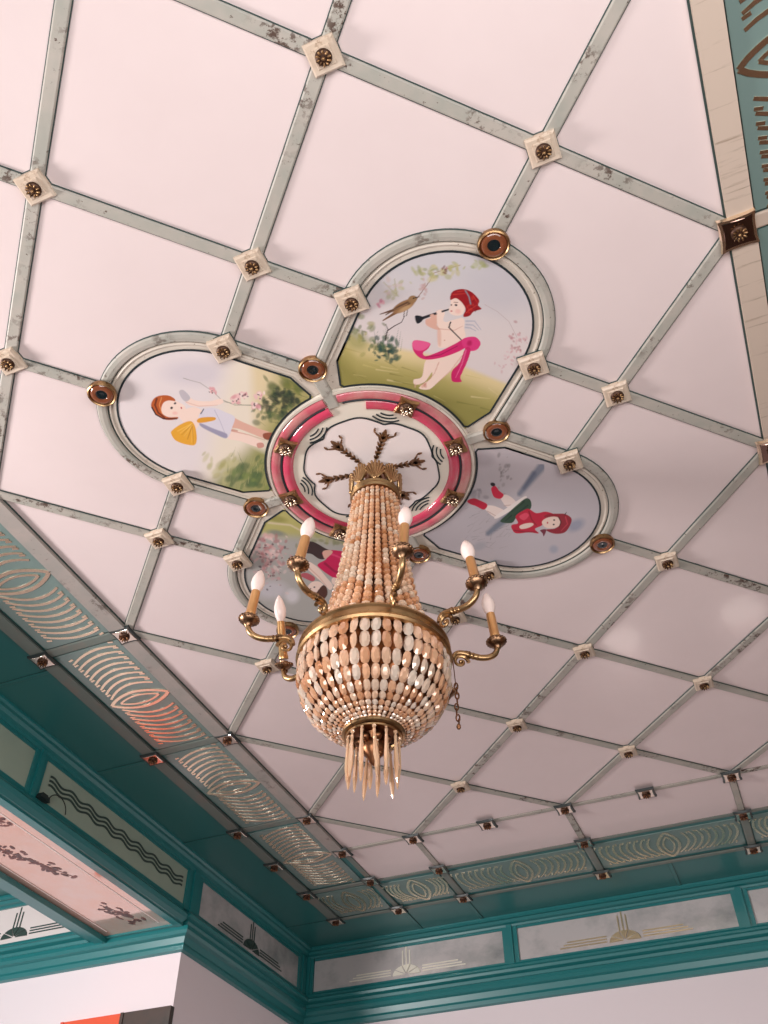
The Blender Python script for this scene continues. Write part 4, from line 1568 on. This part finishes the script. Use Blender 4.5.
MED = {0: 'small gilt boss on the right side of the red ring, above the centre candle', 45: 'small gilt boss on the red ring behind the centre candle',
       135: 'small gilt boss on the red ring just left of the bead strands', 180: 'small gilt boss on the left of the red ring, the lower of two',
       225: 'small gilt boss on the left of the red ring, the upper of two', 315: 'small gilt boss on the red ring below the cherub painting'}
proto = None
for a, lb in MED.items():
    x, y = 0.51 * math.cos(math.radians(a)), 0.51 * math.sin(math.radians(a))
    if proto is None:
        proto = thing('ring_boss', lb, 'boss', (x, y, -0.02), math.radians(a), 'gilt bosses of the red ring')
        mb = MB()
        c = []
        for k in range(4):
            c0 = math.radians(45 + 90 * k)
            c += [(0.078 * math.cos(c0), 0.078 * math.sin(c0)), (0.048 * math.cos(c0 + PI / 4), 0.048 * math.sin(c0 + PI / 4))]
        mb.prism(c, -0.018, -0.036, 0, None, 0.008)
        mb.build('plate', 'gold', proto)
        mb = MB()
        rosette(mb, -0.034, 0.036, 0.030, 0, 40, 10, 1)
        mb.build('rosette', ['brass', 'darkbronze'], proto, smooth=True)
    else:
        copy_tree(proto, (x, y, -0.02), math.radians(a), lb, 'gilt bosses of the red ring')

RND = {(0, 1.53): 'amber eye-like round boss at the tip of the upper lobe',
       (-1.52, -0.01): 'amber eye-like round boss at the tip of the left lobe',
       (1.525, 0.0): 'dark round boss at the tip of the right lobe',
       (0, -1.53): 'round boss at the tip of the lower lobe, beside the lone pointed bulb',
       (-0.54, 0.54): 'amber eye-like round boss between the upper and left lobes',
       (0.53, 0.53): 'dark round boss between the upper and right lobes',
       (-0.525, -0.525): 'amber eye-like round boss between the left and lower lobes',
       (0.53, -0.53): 'dark round boss right of the centre candle, between the right and lower lobes'}
proto = None
for (u, v), lb in RND.items():
    q = UV(u, v)
    if proto is None:
        proto = make_round_boss()
        proto.location = W(q.x, q.y, -0.025)
        proto['label'] = lb
        proto['group'] = 'round amber bosses of the quatrefoil'
    else:
        copy_tree(proto, (q.x, q.y, -0.025 if max(abs(u), abs(v)) > 1 else 0), 0, lb, 'round amber bosses of the quatrefoil')

# ================================================================== CHANDELIER
CX, CY = 0.022, 0.012
ch = thing('chandelier', 'gilt basket chandelier with peach crystal beads hanging from the ceiling medallion', 'chandelier', (CX, CY, 0))
mb = MB()
mb.lathe([(0.0005, -0.02), (0.07, -0.022), (0.075, -0.035), (0.05, -0.055), (0.02, -0.07), (0.012, -0.09), (0.012, -1.3), (0.0005, -1.3)], 24)
for k in range(8):
    a = 2 * PI * k / 8
    mb.tube([(0.03 * math.cos(a), 0.03 * math.sin(a), -0.06), (0.075 * math.cos(a), 0.075 * math.sin(a), -0.10), (0.11 * math.cos(a), 0.11 * math.sin(a), -0.18), (0.128 * math.cos(a), 0.128 * math.sin(a), -0.235)], 0.006, 6)
mb.build('stem', 'bronze', ch, smooth=True)
# crown
mb = MB()
mb.lathe([(r_ - 0.007, z_) for r_, z_ in [(0.118, -0.225), (0.136, -0.222), (0.146, -0.232), (0.140, -0.245), (0.147, -0.258), (0.140, -0.272), (0.120, -0.274), (0.114, -0.25), (0.118, -0.225)]], 48)
mb.build('crown_ring', 'gold', ch, smooth=True)


def palmette():
    mb = MB()
    # leaf in local (x across, z up), bent outwards in y
    def pt(x, z, d):
        return (x * 1.12, 0.008 + 0.16 * max(z, 0) ** 1.6 * 2.0 + d, z * 1.05)
    for k in range(9):
        a = math.radians(-96 + 192 * k / 8)
        ex, ez = 0.044 * math.sin(a), 0.066 + 0.064 * math.cos(a) - (0.0 if k == 4 else 0.004)
        path, rad = [], []
        for q in np.linspace(0, 1, 6):
            x = ex * (q ** 0.75)
            z = 0.004 + (ez - 0.004) * q ** 1.15
            path.append(pt(x, z, 0.004 * math.sin(PI * q)))
            rad.append(0.0035 + 0.0035 * q)
        mb.tube(path, rad, 6)
        mb.ball(path[-1], 0.0085, 6, 5)
    mb.ball((0, 0.012, 0.006), 0.014, 8, 6)
    back = [(-0.012, 0.0), (0.012, 0.0), (0.030, 0.035), (0.036, 0.062), (0.026, 0.098), (0.0, 0.124), (-0.026, 0.098), (-0.036, 0.062), (-0.030, 0.035)]
    vs = [pt(x, z, -0.004) for x, z in back] + [pt(x, z, -0.008) for x, z in back]
    n = len(back)
    mb.add(vs, [tuple(range(n)), tuple(range(2 * n - 1, n - 1, -1))] + [(i, (i + 1) % n, n + (i + 1) % n, n + i) for i in range(n)])
    return mb


pal = palmette().build('crown_leaf', 'gold', ch, smooth=True)
NL = 9
for k in range(NL):
    o = pal if k == 0 else pal.copy()
    if k:
        COL.objects.link(o)
        o.parent = ch
    a = 2 * PI * k / NL + 0.22
    o.location = (0.124 * S * math.cos(a), 0.124 * S * math.sin(a), -0.228 * S)
    o.rotation_euler = (0, 0, a - PI / 2)

# bead strands of the tent
prof = [(0.272, 0.120), (0.36, 0.127), (0.46, 0.137), (0.57, 0.148), (0.72, 0.164), (0.86, 0.181), (0.98, 0.199), (1.08, 0.218), (1.17, 0.243), (1.245, 0.275), (1.32, 0.322)]
pk = np.array([p_[0] for p_ in prof])
pr = np.array([p_[1] for p_ in prof])
NSTR = 29
mb = MB()
mb.lathe([(float(r_) - 0.028, -float(k_)) for k_, r_ in zip(pk, pr)], 32, 0, None, lambda an, i: 1 + 0.04 * math.cos(an * 16))
mb.build('dark_tent_liner', 'core', ch)  # added dark shell, makes the gaps between bead strands look shaded


def bead_strand():
    mb = MB()
    k = 0.278
    path = []
    while k < 1.305:
        r = float(np.interp(k, pk, pr))
        br = min(r * PI / NSTR * 0.92, 0.029)
        slope = math.atan(float(np.interp(k + 0.02, pk, pr) - np.interp(k - 0.02, pk, pr)) / 0.04)
        st = br * 1.95
        k += br * 1.13 * math.cos(slope)
        r = float(np.interp(k, pk, pr))
        T = Matrix.Translation((r, 0, -k)) @ Matrix.Rotation(rng.uniform(0, 2), 4, 'Z')
        mb.ball((0, 0, 0), (br, br, br * 1.02), 8, 6, 0, T)
        path.append((r, 0, -k))
        k += br * 1.13 * math.cos(slope)
    mb.tube(path, 0.003, 4, 1)
    return mb


bs = bead_strand().build('bead_strand', ['bead', 'bronze'], ch)
for i in range(NSTR):
    o = bs if i == 0 else bs.copy()
    if i:
        COL.objects.link(o)
        o.parent = ch
    o.rotation_euler = (0, 0, 2 * PI * i / NSTR)

# main ring carrying the arms
mb = MB()
mb.lathe([(r_, z_ - 0.035) for r_, z_ in [(0.318, -1.264), (0.344, -1.258), (0.358, -1.266), (0.360, -1.276), (0.350, -1.284), (0.348, -1.312), (0.360, -1.320), (0.366, -1.332), (0.358, -1.342), (0.338, -1.344), (0.326, -1.33), (0.318, -1.264)]], 72)
mb.build('main_ring', 'gold', ch, smooth=True)

# bowl of oval crystals
bprof = [(1.370, 0.336), (1.405, 0.343), (1.45, 0.346), (1.51, 0.339), (1.57, 0.321), (1.625, 0.292), (1.67, 0.253), (1.705, 0.210), (1.730, 0.165), (1.745, 0.128)]
bk = np.array([p_[0] for p_ in bprof])
br_ = np.array([p_[1] for p_ in bprof])
arc = np.concatenate([[0], np.cumsum(np.hypot(np.diff(bk), np.diff(br_)))])
NBW = 44
mb = MB()
mb.lathe([(float(r_) - 0.040, -float(k_)) for k_, r_ in zip(bk, br_)], 44, 0, None, lambda an, i: 1 + 0.03 * math.cos(an * 22))
mb.build('dark_bowl_liner', 'core', ch)  # dark shell added behind the ovals, blocks the view through the bowl
rows = [0.098, 0.096, 0.090, 0.080, 0.062, 0.044, 0.034, 0.028, 0.024, 0.020]
tot = sum(rows)
rows = [r_ * arc[-1] / tot for r_ in rows]


def oval(mb, T, w, l, d):
    """faceted flat oval crystal: eight-sided, cut to a table on both faces"""
    vs = []
    n = 10
    for (f_, z) in ((0.52, d), (1.0, 0.0), (0.52, -d)):
        for k in range(n):
            a = 2 * PI * (k + 0.5) / n
            c_ = math.cos(a)
            vs.append((z, f_ * w * math.copysign(abs(c_) ** 0.8, c_), f_ * l * math.sin(a)))
    fs = [tuple(range(n)), tuple(range(3 * n - 1, 2 * n - 1, -1))]
    for q in range(2):
        for k in range(n):
            j = (k + 1) % n
            fs.append((q * n + k, q * n + n + k, q * n + n + j, q * n + j))
    mb.add(vs, fs, 0, T)


def bowl_strand(jit):
    mb = MB()
    s_ = 0.0
    path = []
    for i, L_ in enumerate(rows):
        c = s_ + L_ / 2
        k = float(np.interp(c, arc, bk))
        r = float(np.interp(c, arc, br_))
        k2, r2 = float(np.interp(c + 0.02, arc, bk)), float(np.interp(c + 0.02, arc, br_))
        k1, r1 = float(np.interp(c - 0.02, arc, bk)), float(np.interp(c - 0.02, arc, br_))
        an = math.atan2(r2 - r1, k2 - k1)
        w = r * PI / NBW * 0.97
        T = Matrix.Translation((r, 0, -k)) @ Matrix.Rotation(-an, 4, 'Y') @ Matrix.Rotation(rng.normal(0, jit), 4, 'Z') @ Matrix.Rotation(rng.normal(0, jit * 0.3), 4, 'X')
        oval(mb, T, w, L_ * 0.54, min(w, L_ * 0.5) * 0.5)
        path.append((r - 0.012, 0, -k))
        s_ += L_
    mb.tube(path, 0.003, 4, 1)
    return mb


protos = [bowl_strand(0.22).build('crystal_strand', ['oval', 'bronze'], ch) for _ in range(4)]
for i in range(NBW):
    o = protos[i] if i < 4 else protos[int(rng.integers(4))].copy()
    if i >= 4:
        COL.objects.link(o)
        o.parent = ch
    o.rotation_euler = (0, 0, 2 * PI * i / NBW)

# bottom ring, hub and prisms
mb = MB()
mb.tube([(0.128 * math.cos(a), 0.128 * math.sin(a), -1.752) for a in np.linspace(0, 2 * PI, 48, endpoint=False)], 0.0125, 8, 0, None, True)
mb.tube([(0.118 * math.cos(a), 0.118 * math.sin(a), -1.768) for a in np.linspace(0, 2 * PI, 48, endpoint=False)], 0.006, 6, 0, None, True)
mb.build('bottom_ring', 'gold', ch, smooth=True)
mb = MB()
mb.lathe([(0.0005, -1.72), (0.10, -1.725), (0.108, -1.74), (0.09, -1.752), (0.055, -1.762), (0.045, -1.79), (0.056, -1.812), (0.05, -1.84), (0.03, -1.86), (0.016, -1.888), (0.0005, -1.905)], 24)
for k in range(7):
    a = 2 * PI * k / 7
    mb.ball((0.062 * math.cos(a), 0.062 * math.sin(a), -1.79), 0.022, 8, 6)
mb.build('hub', 'bronze', ch, smooth=True)


def prism_drop(l):
    mb = MB()
    n = 6
    prof_ = [(0.003, 0.0), (0.008, -0.012), (0.006, -0.03), (0.0105, -0.09 * l / 0.2), (0.0125, -0.135 * l / 0.2), (0.006, -0.185 * l / 0.2), (0.0008, -l)]
    mb.lathe(prof_, n)
    mb.ball((0, 0, 0.008), 0.010, 6, 5)
    return mb


pr1 = prism_drop(0.215)
pr2 = prism_drop(0.17)
o1 = pr1.build('prism', 'prism', ch)
o2 = None
NP = 13
for i in range(NP):
    o = o1 if i == 0 else o1.copy()
    if i:
        COL.objects.link(o)
        o.parent = ch
    a = 2 * PI * i / NP + 0.3
    o.location = (0.112 * S * math.cos(a), 0.112 * S * math.sin(a), (-1.785 + 0.01 * (i % 2)) * S)
    o.rotation_euler = (rng.normal(0, 0.05), rng.normal(0, 0.05), rng.uniform(0, 1))
o2 = pr2.build('prism', 'prism', ch)
for i in range(4):
    o = o2 if i == 0 else o2.copy()
    if i:
        COL.objects.link(o)
        o.parent = ch
    a = 2 * PI * i / 4 - 0.9
    o.location = (0.055 * S * math.cos(a), 0.055 * S * math.sin(a), -1.815 * S)

# broken strand hanging at the right
mb = MB()
a = math.radians(22)
for i, (dk, tw) in enumerate(((0.0, 0), (0.028, 1), (0.056, 0), (0.084, 1), (0.112, 0), (0.14, 1), (0.168, 0), (0.196, 1))):
    q = Vector((0.372 * math.cos(a), 0.372 * math.sin(a), -1.50 - dk))
    T = Matrix.Translation(q + Vector((0.004 * math.sin(i), 0.003 * math.cos(i * 2), 0))) @ Matrix.Rotation(tw * PI / 2 + 0.3, 4, 'Z')
    mb.tube([(0.008 * math.cos(w_), 0, 0.018 * math.sin(w_)) for w_ in np.linspace(0, 2 * PI, 10, endpoint=False)], 0.0038, 5, 0, T, True)
mb.tube([(0.366 * math.cos(a), 0.366 * math.sin(a), -1.33), (0.372 * math.cos(a), 0.372 * math.sin(a), -1.50)], 0.0025, 4, 0)
mb.ball((0.372 * math.cos(a), 0.372 * math.sin(a), -1.715), (0.011, 0.011, 0.015), 6, 5)
mb.build('loose_chain', 'bronze', ch)


# candle arms
def make_arm():
    mb = MB()
    pts = []
    # scroll under the arm root
    for q in np.linspace(0, 1, 16):
        an = math.radians(-250 + 430 * q)
        rr = 0.010 + 0.028 * q
        pts.append((0.418 - rr * math.cos(an) * 1.0, 0, -1.300 + rr * math.sin(an)))
    ctrl = [(0.385, -1.285), (0.392, -1.262), (0.412, -1.250), (0.44, -1.252), (0.475, -1.262), (0.515, -1.270), (0.552, -1.266), (0.582, -1.248), (0.597, -1.222), (0.600, -1.195)]
    arm_pts = [(x, 0, z) for x, z in ctrl]
    # catmull smooth
    sm = []
    for i in range(len(arm_pts) - 1):
        p0, p1, p2, p3 = [Vector(arm_pts[max(0, min(len(arm_pts) - 1, j))]) for j in (i - 1, i, i + 1, i + 2)]
        for t_ in (0, 0.33, 0.67):
            sm.append(0.5 * ((2 * p1) + (-p0 + p2) * t_ + (2 * p0 - 5 * p1 + 4 * p2 - p3) * t_ ** 2 + (-p0 + 3 * p1 - 3 * p2 + p3) * t_ ** 3))
    sm.append(Vector(arm_pts[-1]))
    n = len(sm)
    mb.tube(sm, [0.012 + 0.0035 * math.sin(PI * i / n) for i in range(n)], 10)
    mb.tube(pts, [0.005 + 0.005 * i / 15 for i in range(16)], 8)
    mb.ball((0.418, 0, -1.300), 0.011, 8, 6)
    # leafy collar halfway and knuckle under the pan
    for x, z, r_ in ((0.462, -1.258, 0.020), (0.480, -1.263, 0.018), (0.500, -1.268, 0.0165)):
        mb.ball((x, 0, z), (0.009, r_, r_), 10, 6)
    mb.ball((0.448, 0, -1.243), (0.020, 0.010, 0.008), 8, 5)
    return mb


arm = make_arm().build('candle_arm', 'gold', ch, smooth=True)
mb = MB()
Tp = Matrix.Translation((0.60, 0, 0))
mb.lathe([(0.008, -1.215), (0.018, -1.205), (0.020, -1.195), (0.030, -1.190), (0.041, -1.180), (0.046, -1.168), (0.043, -1.160), (0.032, -1.166), (0.022, -1.165), (0.024, -1.150), (0.0005, -1.150)], 36, 0, Tp, lambda an, i: 1 + (0.05 * abs(math.sin(an * 6)) if 3 < i < 7 else 0))
for k in range(18):
    a = 2 * PI * k / 18
    mb.ball((0.60 + 0.044 * math.cos(a), 0.044 * math.sin(a), -1.168), 0.0085, 6, 5)
pan = mb.build('drip_pan', 'oldbronze', arm, smooth=True)
mb = MB()
mb.lathe([(0.0005, -1.152), (0.0215, -1.152), (0.0225, -1.145), (0.0195, -1.138), (0.0185, -1.055), (0.0175, -1.040), (0.0005, -1.040)], 20, 0, Tp)
slv = mb.build('candle_sleeve', 'sleeve', arm, smooth=True)
mb = MB()
mb.lathe([(0.0005, -1.042), (0.0145, -1.038), (0.022, -1.015), (0.0262, -0.990), (0.0255, -0.965), (0.020, -0.938), (0.012, -0.915), (0.004, -0.900), (0.0005, -0.896)], 20, 0, Tp)
blb = mb.build('bulb', 'bulb', arm, smooth=True)
# azimuth, reach, inward lean and sideways lean of each candle
ARMS = [(28, 0.97, 5, 0), (-16, 0.98, 9, 2), (-55, 0.99, 4, 5), (-101, 1.0, 6, 5), (-146, 1.0, 5, 2), (175, 0.82, 8, 26), (122, 1.0, 6, 0), (75, 1.0, 6, 0)]
piv = Vector((0.60 * S, 0, -1.17 * S))
for i, (az, reach, lean, side) in enumerate(ARMS):
    if i == 0:
        o = arm
    else:
        o = arm.copy()
        COL.objects.link(o)
        o.parent = ch
    o.rotation_euler = (0, 0, math.radians(az))
    o.location = Vector((math.cos(math.radians(az)), math.sin(math.radians(az)), 0)) * (0.60 * S * (reach - 1) * (0.5 if reach > 0.9 else 0.12)) + Vector((0, 0, -0.034 * S))
    if reach < 0.9:
        o.scale = (0.87, 1, 1)
    Rm = Matrix.Rotation(math.radians(-lean), 4, 'Y') @ Matrix.Rotation(math.radians(-side), 4, 'X')
    up = Matrix.Translation((0, 0, 0.13 * S))
    dn = Matrix.Translation((0, 0, -0.13 * S))
    tall = 1.7 if i == 5 else 1.32
    lift = Matrix.Translation((0, 0, 0.13 * S * (tall - 1)))
    base = Matrix.Translation(piv) @ Rm
    back = Matrix.Translation(-piv)
    PLACE = {pan: base @ back, slv: base @ Matrix.Diagonal((1.22, 1.22, tall, 1)) @ back,
             blb: base @ lift @ up @ Matrix.Diagonal((1.28, 1.28, 0.97, 1)) @ dn @ back}
    for c_ in (pan, slv, blb):
        if i == 0:
            d_ = c_
        else:
            d_ = c_.copy()
            COL.objects.link(d_)
            d_.parent = o
        d_.matrix_local = PLACE[c_]
